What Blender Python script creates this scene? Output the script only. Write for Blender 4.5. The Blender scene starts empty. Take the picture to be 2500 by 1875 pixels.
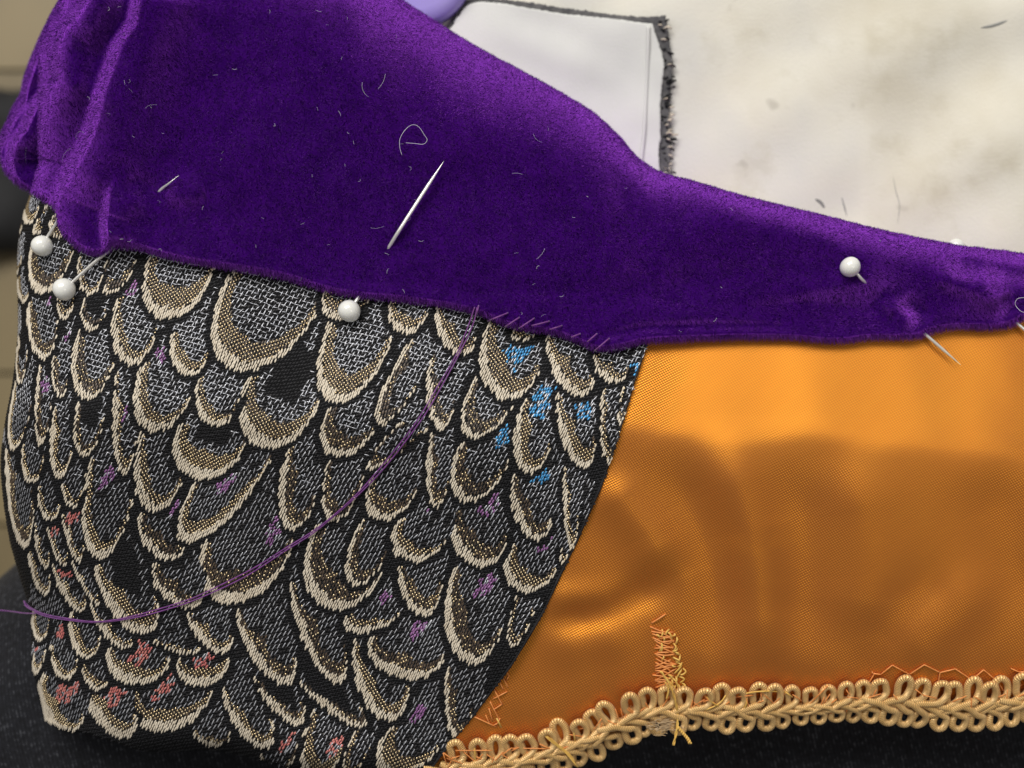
import bpy, math
import numpy as np
rng = np.random.default_rng(11)
R = math.radians
scene = bpy.context.scene
MM = 0.001

# ------------------------------------------------------------------ camera, world, lights, exposure
CH = 0.300                      # camera height (m), looking straight down on the work
K = 0.19 / 2500 / 0.24          # metres per source pixel per metre of distance
cam_d = bpy.data.cameras.new('camera')
cam_d.sensor_width = 36.0
cam_d.lens = 36.0 / (2500 * K)
cam_d.clip_start = 0.01
cam_d.clip_end = 20
cam_d.dof.use_dof = True
cam_d.dof.focus_distance = CH - 0.051
cam_d.dof.aperture_fstop = 11.0
cam = bpy.data.objects.new('camera', cam_d)
cam.location = (0, 0, CH)
scene.collection.objects.link(cam)
scene.camera = cam

world = bpy.data.worlds.new('World')
scene.world = world
world.use_nodes = True
world.node_tree.nodes['Background'].inputs['Color'].default_value = (1.0, 0.985, 0.96, 1)
world.node_tree.nodes['Background'].inputs['Strength'].default_value = 0.20


def area_light(name, loc, target, size, size_y, power, color):
    d = bpy.data.lights.new(name, 'AREA')
    d.shape = 'RECTANGLE'
    d.size, d.size_y, d.energy, d.color = size, size_y, power, color
    o = bpy.data.objects.new(name, d)
    o.location = loc
    import mathutils
    v = mathutils.Vector(target) - mathutils.Vector(loc)
    o.rotation_euler = v.to_track_quat('-Z', 'Y').to_euler()
    scene.collection.objects.link(o)
    return o


area_light('window_light', (-0.38, 0.98, 1.10), (0.02, 0, 0.04), 1.20, 0.60, 26.5, (1.0, 0.97, 0.93))
area_light('ceiling_light', (0.75, -0.10, 1.50), (0, 0, 0.04), 0.50, 0.50, 3.0, (1.0, 0.95, 0.88))

scene.view_settings.view_transform = 'Standard'
scene.view_settings.look = 'None'
scene.view_settings.exposure = 0.0
scene.view_settings.gamma = 1.0
scene.view_settings.use_curve_mapping = False

# ------------------------------------------------------------------ helpers


def P(px, py, z):
    """source pixel + height (m) -> world point"""
    px = np.asarray(px, float); py = np.asarray(py, float); z = np.asarray(z, float)
    d = CH - z
    return np.stack([(px - 1250) * K * d, (937.5 - py) * K * d, z + 0 * px], -1)


def link(o, parent=None):
    scene.collection.objects.link(o)
    if parent is not None:
        o.parent = parent
    return o


def tag(o, label=None, cat=None, group=None, kind=None):
    if label: o['label'] = label
    if cat: o['category'] = cat
    if group: o['group'] = group
    if kind: o['kind'] = kind
    return o


def empty(name, loc=(0, 0, 0)):
    o = bpy.data.objects.new(name, None)
    o.location = loc
    o.empty_display_size = 0.01
    return link(o)


def mesh_obj(name, verts, faces, mats, parent=None, midx=None, uv=None, smooth=True):
    """verts (N,3), faces (M,k) array of one size; uv per vertex (N,2)"""
    verts = np.ascontiguousarray(verts, np.float32)
    faces = np.ascontiguousarray(faces, np.int32)
    me = bpy.data.meshes.new(name)
    n, (m, k) = len(verts), faces.shape
    me.vertices.add(n)
    me.vertices.foreach_set('co', verts.ravel())
    me.loops.add(m * k)
    me.loops.foreach_set('vertex_index', faces.ravel())
    me.polygons.add(m)
    me.polygons.foreach_set('loop_start', np.arange(0, m * k, k, dtype=np.int32))
    me.polygons.foreach_set('use_smooth', np.full(m, smooth))
    if not isinstance(mats, (list, tuple)): mats = [mats]
    for mt in mats: me.materials.append(mt)
    if midx is not None:
        me.polygons.foreach_set('material_index', np.ascontiguousarray(midx, np.int32))
    if uv is not None:
        l = me.uv_layers.new(name='uv')
        l.data.foreach_set('uv', np.ascontiguousarray(uv[faces.ravel()], np.float32).ravel())
    me.update(calc_edges=True)
    o = bpy.data.objects.new(name, me)
    return link(o, parent)


def grid_faces(nu, nv):
    i = np.arange(nu - 1)[:, None]; j = np.arange(nv - 1)[None, :]
    a = (i * nv + j).ravel()
    return np.stack([a, a + nv, a + nv + 1, a + 1], -1)


def spline(pts, n):
    """centripetal-ish Catmull-Rom through pts, n samples, uniform in point index"""
    p = np.asarray(pts, float)
    q = np.vstack([2 * p[0] - p[1], p, 2 * p[-1] - p[-2]])
    t = np.linspace(0, len(p) - 1, n)
    i = np.minimum(t.astype(int), len(p) - 2)
    f = (t - i)[:, None]
    a, b, c, d = q[i], q[i + 1], q[i + 2], q[i + 3]
    return 0.5 * (2 * b + (c - a) * f + (2 * a - 5 * b + 4 * c - d) * f**2 + (3 * b - a - 3 * c + d) * f**3)


def arc_resample(p, n):
    s = np.r_[0, np.cumsum(np.linalg.norm(np.diff(p, axis=0), axis=1))]
    t = np.linspace(0, s[-1], n)
    return np.stack([np.interp(t, s, p[:, k]) for k in range(p.shape[1])], -1)


def smooth(pts, n):
    return arc_resample(spline(pts, 40 * len(pts)), n)


def sstep(a, b, x):
    t = np.clip((x - a) / (b - a), 0, 1)
    return t * t * (3 - 2 * t)


def seg_dist(px, py, line):
    """distance and side sign (+ = left of travel in image, y down) to a polyline"""
    line = np.asarray(line, float)
    best = np.full(np.shape(px), 1e9); sgn = np.zeros(np.shape(px)); tt = np.zeros(np.shape(px))
    L = np.r_[0, np.cumsum(np.linalg.norm(np.diff(line, axis=0), axis=1))]
    for k in range(len(line) - 1):
        a, b = line[k], line[k + 1]
        d = b - a; l2 = d @ d
        t = np.clip(((px - a[0]) * d[0] + (py - a[1]) * d[1]) / l2, 0, 1)
        ex, ey = px - a[0] - t * d[0], py - a[1] - t * d[1]
        dd = np.hypot(ex, ey)
        m = dd < best
        best = np.where(m, dd, best)
        sgn = np.where(m, np.sign(d[0] * ey - d[1] * ex), sgn)
        tt = np.where(m, (L[k] + t * math.sqrt(l2)) / L[-1], tt)
    return best, sgn, tt


def vnoise(x, y, seed=0):
    """cheap smooth noise, about -1..1"""
    r = np.random.default_rng(seed)
    o = 0
    for k in range(6):
        a = r.uniform(0, 2 * np.pi); f = r.uniform(0.7, 1.6)
        o = o + np.sin(2 * np.pi * f * (x * np.cos(a) + y * np.sin(a)) + r.uniform(0, 6.28))
    return o / 3.2


def in_poly(px, py, poly):
    poly = np.asarray(poly, float)
    ins = np.zeros(np.shape(px), bool)
    a = poly; b = np.roll(poly, -1, 0)
    for (x1, y1), (x2, y2) in zip(a, b):
        if y1 == y2: continue
        c = ((y1 > py) != (y2 > py)) & (px < (x2 - x1) * (py - y1) / (y2 - y1) + x1)
        ins ^= c
    return ins


def tube_data(path, rad, sides=6, taper_ends=False):
    p = np.asarray(path, float)
    n = len(p)
    r = np.full(n, rad) if np.ndim(rad) == 0 else np.asarray(rad, float)
    t = np.gradient(p, axis=0)
    t /= np.linalg.norm(t, axis=1)[:, None] + 1e-12
    up = np.array([0.02, 0.05, 1.0])
    nn = up - (t @ up)[:, None] * t
    nn /= np.linalg.norm(nn, axis=1)[:, None] + 1e-12
    bb = np.cross(t, nn)
    a = np.arange(sides) * 2 * np.pi / sides
    v = p[:, None] + r[:, None, None] * (np.cos(a)[None, :, None] * nn[:, None] + np.sin(a)[None, :, None] * bb[:, None])
    v = v.reshape(-1, 3)
    i = np.arange(n - 1)[:, None] * sides; j = np.arange(sides)[None, :]
    j2 = (j + 1) % sides
    f = np.stack([(i + j).ravel(), (i + sides + j).ravel(), (i + sides + j2).ravel(), (i + j2).ravel()], -1)
    s = np.r_[0, np.cumsum(np.linalg.norm(np.diff(p, axis=0), axis=1))]
    uv = np.stack([np.repeat(s / MM, sides), np.tile(np.arange(sides) / sides, n)], -1)
    c0, c1 = len(v), len(v) + 1
    v = np.vstack([v, p[:1], p[-1:]])
    uv = np.vstack([uv, [[0, 0]], [[s[-1] / MM, 0]]])
    jj = np.arange(sides)
    cap0 = np.stack([np.full(sides, c0), jj, (jj + 1) % sides, np.full(sides, c0)], -1)
    b = (n - 1) * sides
    cap1 = np.stack([np.full(sides, c1), b + (jj + 1) % sides, b + jj, np.full(sides, c1)], -1)
    # degenerate quads become tris: keep quads with doubled centre out by using a tiny fan of quads
    h = sides // 2
    q0 = np.array([[c0, 2 * k % sides, (2 * k + 1) % sides, (2 * k + 2) % sides] for k in range(h)])
    q1 = np.array([[c1, b + (2 * k + 2) % sides, b + (2 * k + 1) % sides, b + 2 * k % sides] for k in range(h)])
    return v, np.vstack([f, q0, q1]), uv


def tubes_obj(name, paths, rad, mat, parent=None, sides=6):
    V, F, U, o = [], [], [], 0
    for k, p in enumerate(paths):
        r = rad[k] if isinstance(rad, list) else rad
        v, f, u = tube_data(p, r, sides)
        V.append(v); F.append(f + o); U.append(u); o += len(v)
    return mesh_obj(name, np.vstack(V), np.vstack(F), mat, parent, uv=np.vstack(U))


# ------------------------------------------------------------------ materials
def nmat(name):
    m = bpy.data.materials.new(name)
    m.use_nodes = True
    nt = m.node_tree
    return m, nt, nt.nodes['Principled BSDF']


def N(nt, typ, **kw):
    n = nt.nodes.new(typ)
    for k, v in kw.items():
        if k.startswith('i_'):
            n.inputs[k[2:].replace('_', ' ')].default_value = v
        else:
            setattr(n, k, v)
    return n


def math_n(nt, op, a, b=None):
    n = nt.nodes.new('ShaderNodeMath'); n.operation = op
    for s, v in ((0, a), (1, b)):
        if v is None: continue
        if isinstance(v, (int, float)): n.inputs[s].default_value = v
        else: nt.links.new(v, n.inputs[s])
    return n.outputs[0]


def ramp(nt, fac, stops):
    r = nt.nodes.new('ShaderNodeValToRGB')
    e = r.color_ramp.elements
    while len(e) < len(stops): e.new(0.5)
    for k, (p, c) in enumerate(stops):
        e[k].position = p; e[k].color = (*c, 1)
    nt.links.new(fac, r.inputs[0])
    return r.outputs[0]


def noise(nt, scale, detail=3, coord='Object', rough=0.5):
    tc = nt.nodes.new('ShaderNodeTexCoord')
    n = N(nt, 'ShaderNodeTexNoise')
    n.inputs['Scale'].default_value = scale
    n.inputs['Detail'].default_value = detail
    n.inputs['Roughness'].default_value = rough
    nt.links.new(tc.outputs[coord], n.inputs['Vector'])
    return n.outputs['Fac']


def bump(nt, bsdf, h, strength, dist):
    b = nt.nodes.new('ShaderNodeBump')
    b.inputs['Strength'].default_value = strength
    b.inputs['Distance'].default_value = dist
    nt.links.new(h, b.inputs['Height'])
    nt.links.new(b.outputs[0], bsdf.inputs['Normal'])


def simple(name, c1, c2, scale, rough=0.6, metallic=0.0, spec=0.5, sheen=0.0, sheen_tint=(1, 1, 1), bump_s=0, bump_scale=None, coat=0):
    m, nt, b = nmat(name)
    f = noise(nt, scale)
    nt.links.new(ramp(nt, f, [(0.3, c1), (0.7, c2)]), b.inputs['Base Color'])
    b.inputs['Roughness'].default_value = rough
    b.inputs['Metallic'].default_value = metallic
    b.inputs['Specular IOR Level'].default_value = spec
    b.inputs['Sheen Weight'].default_value = sheen
    b.inputs['Sheen Tint'].default_value = (*sheen_tint, 1)
    b.inputs['Coat Weight'].default_value = coat
    if bump_s:
        bump(nt, b, noise(nt, bump_scale or scale * 4, 4), bump_s, 0.0004)
    return m


def weave_uv(nt, px, py, rot=0.0):
    """staggered woven lattice in [-1,1] from uv given in source pixels/100"""
    uvn = N(nt, 'ShaderNodeUVMap')
    mp = N(nt, 'ShaderNodeMapping')
    mp.inputs['Rotation'].default_value = (0, 0, rot)
    nt.links.new(uvn.outputs[0], mp.inputs['Vector'])
    # gentle waviness of the threads
    sep = N(nt, 'ShaderNodeSeparateXYZ')
    nt.links.new(mp.outputs[0], sep.inputs[0])
    sx = math_n(nt, 'SINE', math_n(nt, 'MULTIPLY', sep.outputs[0], 2 * math.pi * 100 / px))
    sy = math_n(nt, 'SINE', math_n(nt, 'MULTIPLY', sep.outputs[1], 2 * math.pi * 100 / py))
    return math_n(nt, 'MULTIPLY', sx, sy), sep


# velvet backing and pile
M_velvet, nt, b = nmat('purple_velvet')
f = noise(nt, 260, 4)
nt.links.new(ramp(nt, f, [(0.3, (0.020, 0.0012, 0.075)), (0.7, (0.034, 0.0022, 0.115))]), b.inputs['Base Color'])
b.inputs['Roughness'].default_value = 0.95
b.inputs['Specular IOR Level'].default_value = 0.0
b.inputs['Sheen Weight'].default_value = 1.0
b.inputs['Sheen Roughness'].default_value = 0.30
b.inputs['Sheen Tint'].default_value = (0.56, 0.15, 1.0, 1)
bump(nt, b, noise(nt, 2200, 3), 0.5, 0.0005)
M_pile, nt, b = nmat('purple_velvet_pile')
f = noise(nt, 900, 2)
nt.links.new(ramp(nt, f, [(0.3, (0.024, 0.0010, 0.068)), (0.7, (0.074, 0.005, 0.185))]), b.inputs['Base Color'])
b.inputs['Roughness'].default_value = 0.65
b.inputs['Specular IOR Level'].default_value = 0.15
b.inputs['Sheen Weight'].default_value = 1.0
b.inputs['Sheen Roughness'].default_value = 0.50
b.inputs['Sheen Tint'].default_value = (0.56, 0.15, 1.0, 1)



def velvet_lobe(m, color, sigma):
    nt = m.node_tree
    sh = N(nt, 'ShaderNodeBsdfSheen', distribution='ASHIKHMIN')
    sh.inputs['Color'].default_value = (*color, 1)
    sh.inputs['Roughness'].default_value = sigma
    ad = N(nt, 'ShaderNodeAddShader')
    out = next(n for n in nt.nodes if n.type == 'OUTPUT_MATERIAL')
    nt.links.new(nt.nodes['Principled BSDF'].outputs[0], ad.inputs[0])
    nt.links.new(sh.outputs[0], ad.inputs[1])
    nt.links.new(ad.outputs[0], out.inputs['Surface'])


for m_ in (M_velvet, M_pile):
    m_.node_tree.nodes['Principled BSDF'].inputs['Sheen Weight'].default_value = 0.3
    velvet_lobe(m_, (0.32, 0.062, 0.60), 0.75)

# brocade threads
M_ground, nt, b = nmat('black_brocade_ground')
w, sep = weave_uv(nt, 9, 7, R(28))
nt.links.new(ramp(nt, w, [(0.0, (0.003, 0.003, 0.0035)), (1.0, (0.012, 0.012, 0.014))]), b.inputs['Base Color'])
b.inputs['Roughness'].default_value = 0.7
b.inputs['Specular IOR Level'].default_value = 0.15
bump(nt, b, w, 0.6, 0.0002)
M_black = simple('black_thread', (0.010, 0.010, 0.012), (0.022, 0.022, 0.025), 900, rough=0.6, spec=0.25)
M_slate = simple('slate_thread', (0.019, 0.018, 0.020), (0.042, 0.039, 0.041), 900, rough=0.5, spec=0.3)
M_cream = simple('cream_thread', (0.58, 0.50, 0.385), (0.75, 0.67, 0.54), 500, rough=0.42, spec=0.5, sheen=0.1)
M_gold = simple('gold_lurex', (0.78, 0.58, 0.30), (0.95, 0.80, 0.52), 700, rough=0.30, metallic=0.85)
M_brown = simple('brown_lurex', (0.055, 0.038, 0.025), (0.110, 0.076, 0.050), 500, rough=0.42, spec=0.5)
M_silver = simple('silver_lurex', (0.46, 0.48, 0.54), (0.74, 0.75, 0.79), 900, rough=0.36, metallic=0.5)
M_blue = simple('blue_lurex', (0.03, 0.19, 0.42), (0.08, 0.36, 0.68), 600, rough=0.35, metallic=0.35)
M_magenta = simple('violet_lurex', (0.20, 0.08, 0.22), (0.38, 0.17, 0.40), 600, rough=0.38, metallic=0.3)
M_red = simple('red_lurex', (0.45, 0.11, 0.11), (0.70, 0.26, 0.22), 600, rough=0.42, metallic=0.2)

# orange satin
M_satin, nt, b = nmat('orange_satin')
w, sep = weave_uv(nt, 8.6, 7.4, R(-14))
f = noise(nt, 60, 3)
col = ramp(nt, f, [(0.3, (0.82, 0.315, 0.012)), (0.7, (0.88, 0.355, 0.016))])
mix = N(nt, 'ShaderNodeMix', data_type='RGBA', blend_type='MULTIPLY')
mix.inputs['Factor'].default_value = 1.0
nt.links.new(col, mix.inputs['A'])
nt.links.new(ramp(nt, math_n(nt, 'ADD', math_n(nt, 'MULTIPLY', w, 0.5), 0.5), [(0.0, (0.70, 0.64, 0.58)), (0.55, (0.97, 0.96, 0.95)), (1.0, (1.18, 1.2, 1.2))]), mix.inputs['B'])
nt.links.new(mix.outputs['Result'], b.inputs['Base Color'])
b.inputs['Roughness'].default_value = 0.40
b.inputs['Metallic'].default_value = 1.0
b.inputs['Anisotropic'].default_value = 0.35
b.inputs['Sheen Weight'].default_value = 0.0
bump(nt, b, w, 0.38, 0.00010)
b2 = N(nt, 'ShaderNodeBsdfPrincipled')          # the duller weft that shows between the floats
b2.inputs['Base Color'].default_value = (0.38, 0.100, 0.018, 1)
b2.inputs['Roughness'].default_value = 0.6
b2.inputs['Sheen Weight'].default_value = 0.16
b2.inputs['Sheen Tint'].default_value = (1.0, 0.66, 0.56, 1)
nt.links.new(b.inputs['Normal'].links[0].from_socket, b2.inputs['Normal'])
ms = N(nt, 'ShaderNodeMixShader'); ms.inputs[0].default_value = 0.50
out_ = next(n for n in nt.nodes if n.type == 'OUTPUT_MATERIAL')
nt.links.new(b.outputs[0], ms.inputs[1]); nt.links.new(b2.outputs[0], ms.inputs[2]); nt.links.new(ms.outputs[0], out_.inputs['Surface'])

# gold braid cord: wound silk over a core
M_cord, nt, b = nmat('gold_cord')
uvn = N(nt, 'ShaderNodeUVMap')
sep = N(nt, 'ShaderNodeSeparateXYZ')
nt.links.new(uvn.outputs[0], sep.inputs[0])
wv = math_n(nt, 'SINE', math_n(nt, 'ADD', math_n(nt, 'MULTIPLY', sep.outputs[0], 2 * math.pi / 0.36), math_n(nt, 'MULTIPLY', sep.outputs[1], 6.283)))
f = noise(nt, 420, 3)
col = ramp(nt, f, [(0.25, (0.66, 0.39, 0.12)), (0.75, (0.90, 0.60, 0.25))])
mix = N(nt, 'ShaderNodeMix', data_type='RGBA', blend_type='MULTIPLY')
mix.inputs['Factor'].default_value = 1.0
nt.links.new(col, mix.inputs['A'])
nt.links.new(ramp(nt, math_n(nt, 'ADD', math_n(nt, 'MULTIPLY', wv, 0.5), 0.5), [(0.0, (0.50, 0.42, 0.34)), (0.45, (1, 1, 1)), (1.0, (1.1, 1.1, 1.1))]), mix.inputs['B'])
nt.links.new(mix.outputs['Result'], b.inputs['Base Color'])
b.inputs['Roughness'].default_value = 0.30
b.inputs['Specular IOR Level'].default_value = 0.7
b.inputs['Metallic'].default_value = 0.25
b.inputs['Sheen Weight'].default_value = 0.15
bump(nt, b, wv, 0.5, 0.00010)

M_bead = simple('pearl_white', (0.74, 0.74, 0.70), (0.80, 0.80, 0.77), 90, rough=0.22, spec=0.5, coat=0.4)
bb = M_bead.node_tree.nodes['Principled BSDF']
bb.inputs['Subsurface Weight'].default_value = 0.25
bb.inputs['Subsurface Radius'].default_value = (0.0012, 0.0012, 0.001)
bb.inputs['Subsurface Scale'].default_value = 1.0
M_steel = simple('pin_steel', (0.80, 0.78, 0.74), (0.92, 0.90, 0.86), 300, rough=0.30, metallic=0.65)
M_purple_thread = simple('purple_thread', (0.10, 0.016, 0.14), (0.20, 0.045, 0.25), 1500, rough=0.55, sheen=0.2)
M_orange_thread = simple('orange_thread', (0.62, 0.20, 0.035), (0.82, 0.32, 0.085), 900, rough=0.5, sheen=0.1)
M_yellow_thread = simple('yellow_thread', (0.62, 0.34, 0.05), (0.78, 0.50, 0.12), 900, rough=0.55, sheen=0.1)
M_lint = simple('pale_lint', (0.50, 0.46, 0.55), (0.85, 0.82, 0.86), 300, rough=0.7)
M_fuzz = simple('grey_fuzz', (0.45, 0.31, 0.17), (0.60, 0.44, 0.26), 300, rough=0.8)

# stained cream board cover
M_cover, nt, b = nmat('stained_cream_cotton')
n1 = noise(nt, 16, 4, rough=0.6); n2 = noise(nt, 55, 5, rough=0.6); n3 = noise(nt, 120, 2)
c1 = ramp(nt, n1, [(0.30, (0.62, 0.57, 0.45)), (0.50, (0.75, 0.72, 0.63)), (0.70, (0.66, 0.655, 0.63))])
mx = N(nt, 'ShaderNodeMix', data_type='RGBA', blend_type='MULTIPLY'); mx.inputs['Factor'].default_value = 0.9
nt.links.new(c1, mx.inputs['A'])
nt.links.new(ramp(nt, n2, [(0.28, (0.80, 0.78, 0.72)), (0.45, (0.97, 0.97, 0.96)), (0.8, (1.02, 1.01, 1.0))]), mx.inputs['B'])
mx2 = N(nt, 'ShaderNodeMix', data_type='RGBA', blend_type='MULTIPLY'); mx2.inputs['Factor'].default_value = 0.8
nt.links.new(mx.outputs['Result'], mx2.inputs['A'])
nt.links.new(ramp(nt, n3, [(0.22, (0.70, 0.69, 0.68)), (0.30, (0.98, 0.98, 0.98)), (0.8, (1, 1, 1))]), mx2.inputs['B'])
nt.links.new(mx2.outputs['Result'], b.inputs['Base Color'])
b.inputs['Roughness'].default_value = 0.9
b.inputs['Specular IOR Level'].default_value = 0.15
bump(nt, b, noise(nt, 1500, 3), 0.25, 0.0003)
M_interfacing = simple('white_interfacing', (0.60, 0.61, 0.58), (0.70, 0.70, 0.67), 45, rough=0.85, spec=0.2, bump_s=0.2, bump_scale=2500)
M_smudge_crease = simple('grey_smudge_and_crease', (0.20, 0.20, 0.19), (0.36, 0.36, 0.34), 300, rough=0.9)
M_lavender = simple('lavender_plastic', (0.30, 0.24, 0.60), (0.36, 0.30, 0.66), 60, rough=0.4)

# black twill trousers
M_denim, nt, b = nmat('black_twill')
uvn = N(nt, 'ShaderNodeUVMap')
sep = N(nt, 'ShaderNodeSeparateXYZ'); nt.links.new(uvn.outputs[0], sep.inputs[0])
tw = math_n(nt, 'SINE', math_n(nt, 'ADD', math_n(nt, 'MULTIPLY', sep.outputs[0], 2 * math.pi / 0.85), math_n(nt, 'MULTIPLY', sep.outputs[1], 2 * math.pi / 3.6)))
fx = noise(nt, 900, 3)
tw2 = math_n(nt, 'ADD', math_n(nt, 'MULTIPLY', tw, 0.15), math_n(nt, 'MULTIPLY', fx, 1.8))
nt.links.new(ramp(nt, math_n(nt, 'MULTIPLY', tw2, 0.7), [(0.2, (0.003, 0.003, 0.004)), (0.75, (0.010, 0.0105, 0.014)), (1.0, (0.05, 0.052, 0.06))]), b.inputs['Base Color'])
b.inputs['Roughness'].default_value = 0.85
b.inputs['Sheen Weight'].default_value = 0.08
b.inputs['Specular IOR Level'].default_value = 0.2
bump(nt, b, tw2, 0.6, 0.0003)
M_blackcloth = simple('black_cloth', (0.006, 0.006, 0.007), (0.020, 0.020, 0.022), 30, rough=0.8, bump_s=0.3)
M_wood = simple('tan_plank', (0.17, 0.13, 0.065), (0.26, 0.20, 0.10), 12, rough=0.5)
M_gap = simple('dark_floor_gap', (0.02, 0.014, 0.01), (0.03, 0.02, 0.015), 12, rough=0.8)
M_stainedge = simple('brocade_back_fray', (0.05, 0.05, 0.055), (0.13, 0.125, 0.125), 700, rough=0.8, bump_s=0.5)

# ------------------------------------------------------------------ outlines (source pixels)
VB = [(0, 366), (13, 415), (40, 445), (75, 466), (118, 492), (141, 512), (143, 545), (163, 578), (195, 606), (232, 620), (262, 612), (279, 601), (338, 607),
      (407, 626), (488, 643), (570, 655), (692, 677), (800, 708), (881, 722), (963, 730), (1064, 742), (1166, 763), (1247, 795), (1349, 812), (1410, 832),
      (1459, 852), (1512, 848), (1581, 834), (1700, 828), (1803, 824), (1925, 824), (2047, 833), (2129, 824), (2235, 823), (2267, 812), (2332, 799), (2434, 800), (2475, 791), (2510, 775), (2600, 742)]
VT = [(-1, 352), (5, 325), (20, 290), (35, 258), (52, 228), (60, 190), (72, 155), (90, 110), (112, 60), (145, 0), (175, -50), (215, -75), (290, -75),
      (380, -75), (470, -75), (560, -75), (680, -75), (780, -75), (850, -75), (925, -40), (1000, 12), (1060, 50), (1130, 94), (1207, 138), (1268, 170),
      (1329, 203), (1390, 238), (1451, 277), (1512, 334), (1553, 382), (1610, 419), (1700, 444), (1800, 474), (1920, 504), (2039, 533), (2150, 561), (2292, 590), (2380, 604), (2470, 615), (2600, 634)]
BL = [(95, 400), (72, 480), (52, 545), (42, 640), (44, 800), (31, 930), (11, 1040), (2, 1150), (20, 1300), (46, 1400), (74, 1500), (76, 1620), (96, 1690), (110, 1756)]
BB = [(110, 1756), (150, 1778), (210, 1790), (280, 1812), (345, 1832), (420, 1836), (500, 1832), (560, 1838), (640, 1858), (720, 1882), (820, 1900), (950, 1905), (1040, 1898)]
BR = [(1600, 770), (1582, 835), (1551, 930), (1500, 1100), (1455, 1220), (1392, 1360), (1300, 1545), (1200, 1692), (1110, 1805), (1040, 1898)]
BT = [(95, 400), (400, 520), (900, 640), (1300, 730), (1600, 770)]
SPINE = [(1000, 1895), (1100, 1878), (1200, 1866), (1300, 1850), (1400, 1822), (1480, 1787), (1540, 1757), (1600, 1740), (1680, 1734), (1800, 1735), (1900, 1730), (2000, 1725), (2110, 1717), (2210, 1718), (2310, 1731), (2400, 1727), (2480, 1714), (2620, 1695)]
bl = smooth(BL, 400); brr = smooth(BR, 300); bbm = smooth(BB, 300); spine_d = smooth(SPINE, 500)
vb_d = spline(VB, 2000)
BROC_POLY = np.vstack([BT[:-1], brr, bbm[::-1], bl[::-1]])


def bl_x(py):
    return np.interp(py, bl[:, 1], bl[:, 0])


# ------------------------------------------------------------------ height of the made-up piece
def softplus(x, w):
    return w * np.logaddexp(0, x / w)


_r = spline([(-300, 975), (300, 990), (900, 1020), (1300, 1045), (1533, 1051), (1620, 1050), (1707, 1068), (1843, 1076), (2000, 1077), (2140, 1080), (2277, 1091), (2360, 1106), (2439, 1127), (2550, 1152), (2700, 1180)], 1400)
for _k in range(3):
    _r[60:-60, 1] = np.convolve(_r[:, 1], np.ones(121) / 121, 'valid')
RIDGE_D = _r


def body(px, py):
    """common padded form, metres: a long ridge that falls away to the hem, the back and the left end"""
    px = np.asarray(px, float); py = np.asarray(py, float)
    k = 0.076 * MM
    yr = np.interp(px, RIDGE_D[:, 0], RIDGE_D[:, 1]) + 7 * np.sin(px / 83.0) + 5 * np.sin(px / 37.0 + 1.3)
    up = softplus(yr - py, 14)
    dn = softplus(py - yr, 34)
    up = np.where(up > 330, 330 + 0.14 * (up - 330), up)
    z = 57 * MM - 0.10 * k * np.minimum(up, 60) - 0.30 * k * up - 0.23 * k * dn
    # left end rolls away
    d = np.clip(px - bl_x(py), 0, None)
    RR = 330.0
    q = np.clip(1 - d / RR, 0, 1)
    z = z - (17 - 8 * sstep(1500, 1720, py)) * MM * (1 - np.sqrt(np.clip(1 - q**2.2, 0, 1)))
    # lower left edge rolls under
    yb = np.interp(px, bbm[:, 0], bbm[:, 1])
    e = np.clip(1 - np.clip(yb - py, 0, None) / 70.0, 0, 1) * sstep(1300, 900, px) * sstep(90, 420, px)
    z = z - 6 * MM * (1 - np.sqrt(np.clip(1 - e**2, 0, 1)))
    return z


def ridge(px, py, line, A, w, fade=0.15, skew=0.0):
    d, s, t = seg_dist(px, py, line)
    ww = w * (1 + skew * s)
    return A * MM * np.exp(-(d / ww)**2) * sstep(0, fade, t + 1e-6) * sstep(1.0001, 1 - fade, t)


def zoomB(pts, x0, y0, f):
    return [(x0 + x / f, y0 + y / f) for x, y in pts]


SZ = lambda p: zoomB(p, 1300, 780, 1.843)
SATIN_RIDGES = [
    (SZ([(800, 480), (920, 740), (985, 950), (1015, 1200), (1040, 1640)]), 3.0, 62, 0.25),
    (SZ([(520, 560), (690, 800), (830, 1120), (900, 1560)]), -2.0, 64, 0.3),
    (SZ([(250, 700), (400, 810), (520, 960), (640, 1180)]), 2.6, 50, 0.3),
    (SZ([(-20, 1180), (130, 1262), (330, 1250), (480, 1180)]), 1.6, 34, 0.35),
    (SZ([(0, 1380), (240, 1335), (460, 1250), (700, 1150)]), -2.2, 40, 0.3),
    (SZ([(0, 1480), (260, 1430), (520, 1450)]), 1.3, 52, 0.35),
    (SZ([(1560, 1640), (1760, 1430), (1920, 1290), (2140, 1080)]), 2.0, 70, 0.35),
    (SZ([(1400, 1600), (1560, 1420), (1740, 1250), (1960, 1020)]), -1.4, 66, 0.35),
    (SZ([(1380, 560), (1470, 860), (1500, 1160), (1460, 1560)]), 2.6, 120, 0.3),
    (SZ([(1180, 600), (1240, 900), (1250, 1200), (1240, 1560)]), -1.8, 90, 0.3),
    (SZ([(2000, 640), (2100, 900), (2190, 1160), (2260, 1400)]), -1.2, 90, 0.3),
]


def satin_z(px, py):
    z = body(px, py) - 0.5 * MM
    px = np.asarray(px, float); py = np.asarray(py, float)
    for line, A, w, fd in SATIN_RIDGES:
        z = z + 0.68 * ridge(px, py, line, A, 1.05 * w + 4, max(fd, 0.25))
    z = z + 0.04 * MM * vnoise(px / 180, py / 180, 5) + 0.14 * MM * vnoise(px / 520, py / 520, 15)
    # pulled in along the braid, puckered
    ys = np.interp(px, spine_d[:, 0], spine_d[:, 1])
    e = np.clip(1 - np.clip(ys - py, 0, None) / 150.0, 0, 1)
    z = z - 2.0 * MM * e**2 + 0.35 * MM * e * np.sin(px / 21.0 + 2 * np.sin(px / 90)) * (e < 0.98)
    return z


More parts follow.
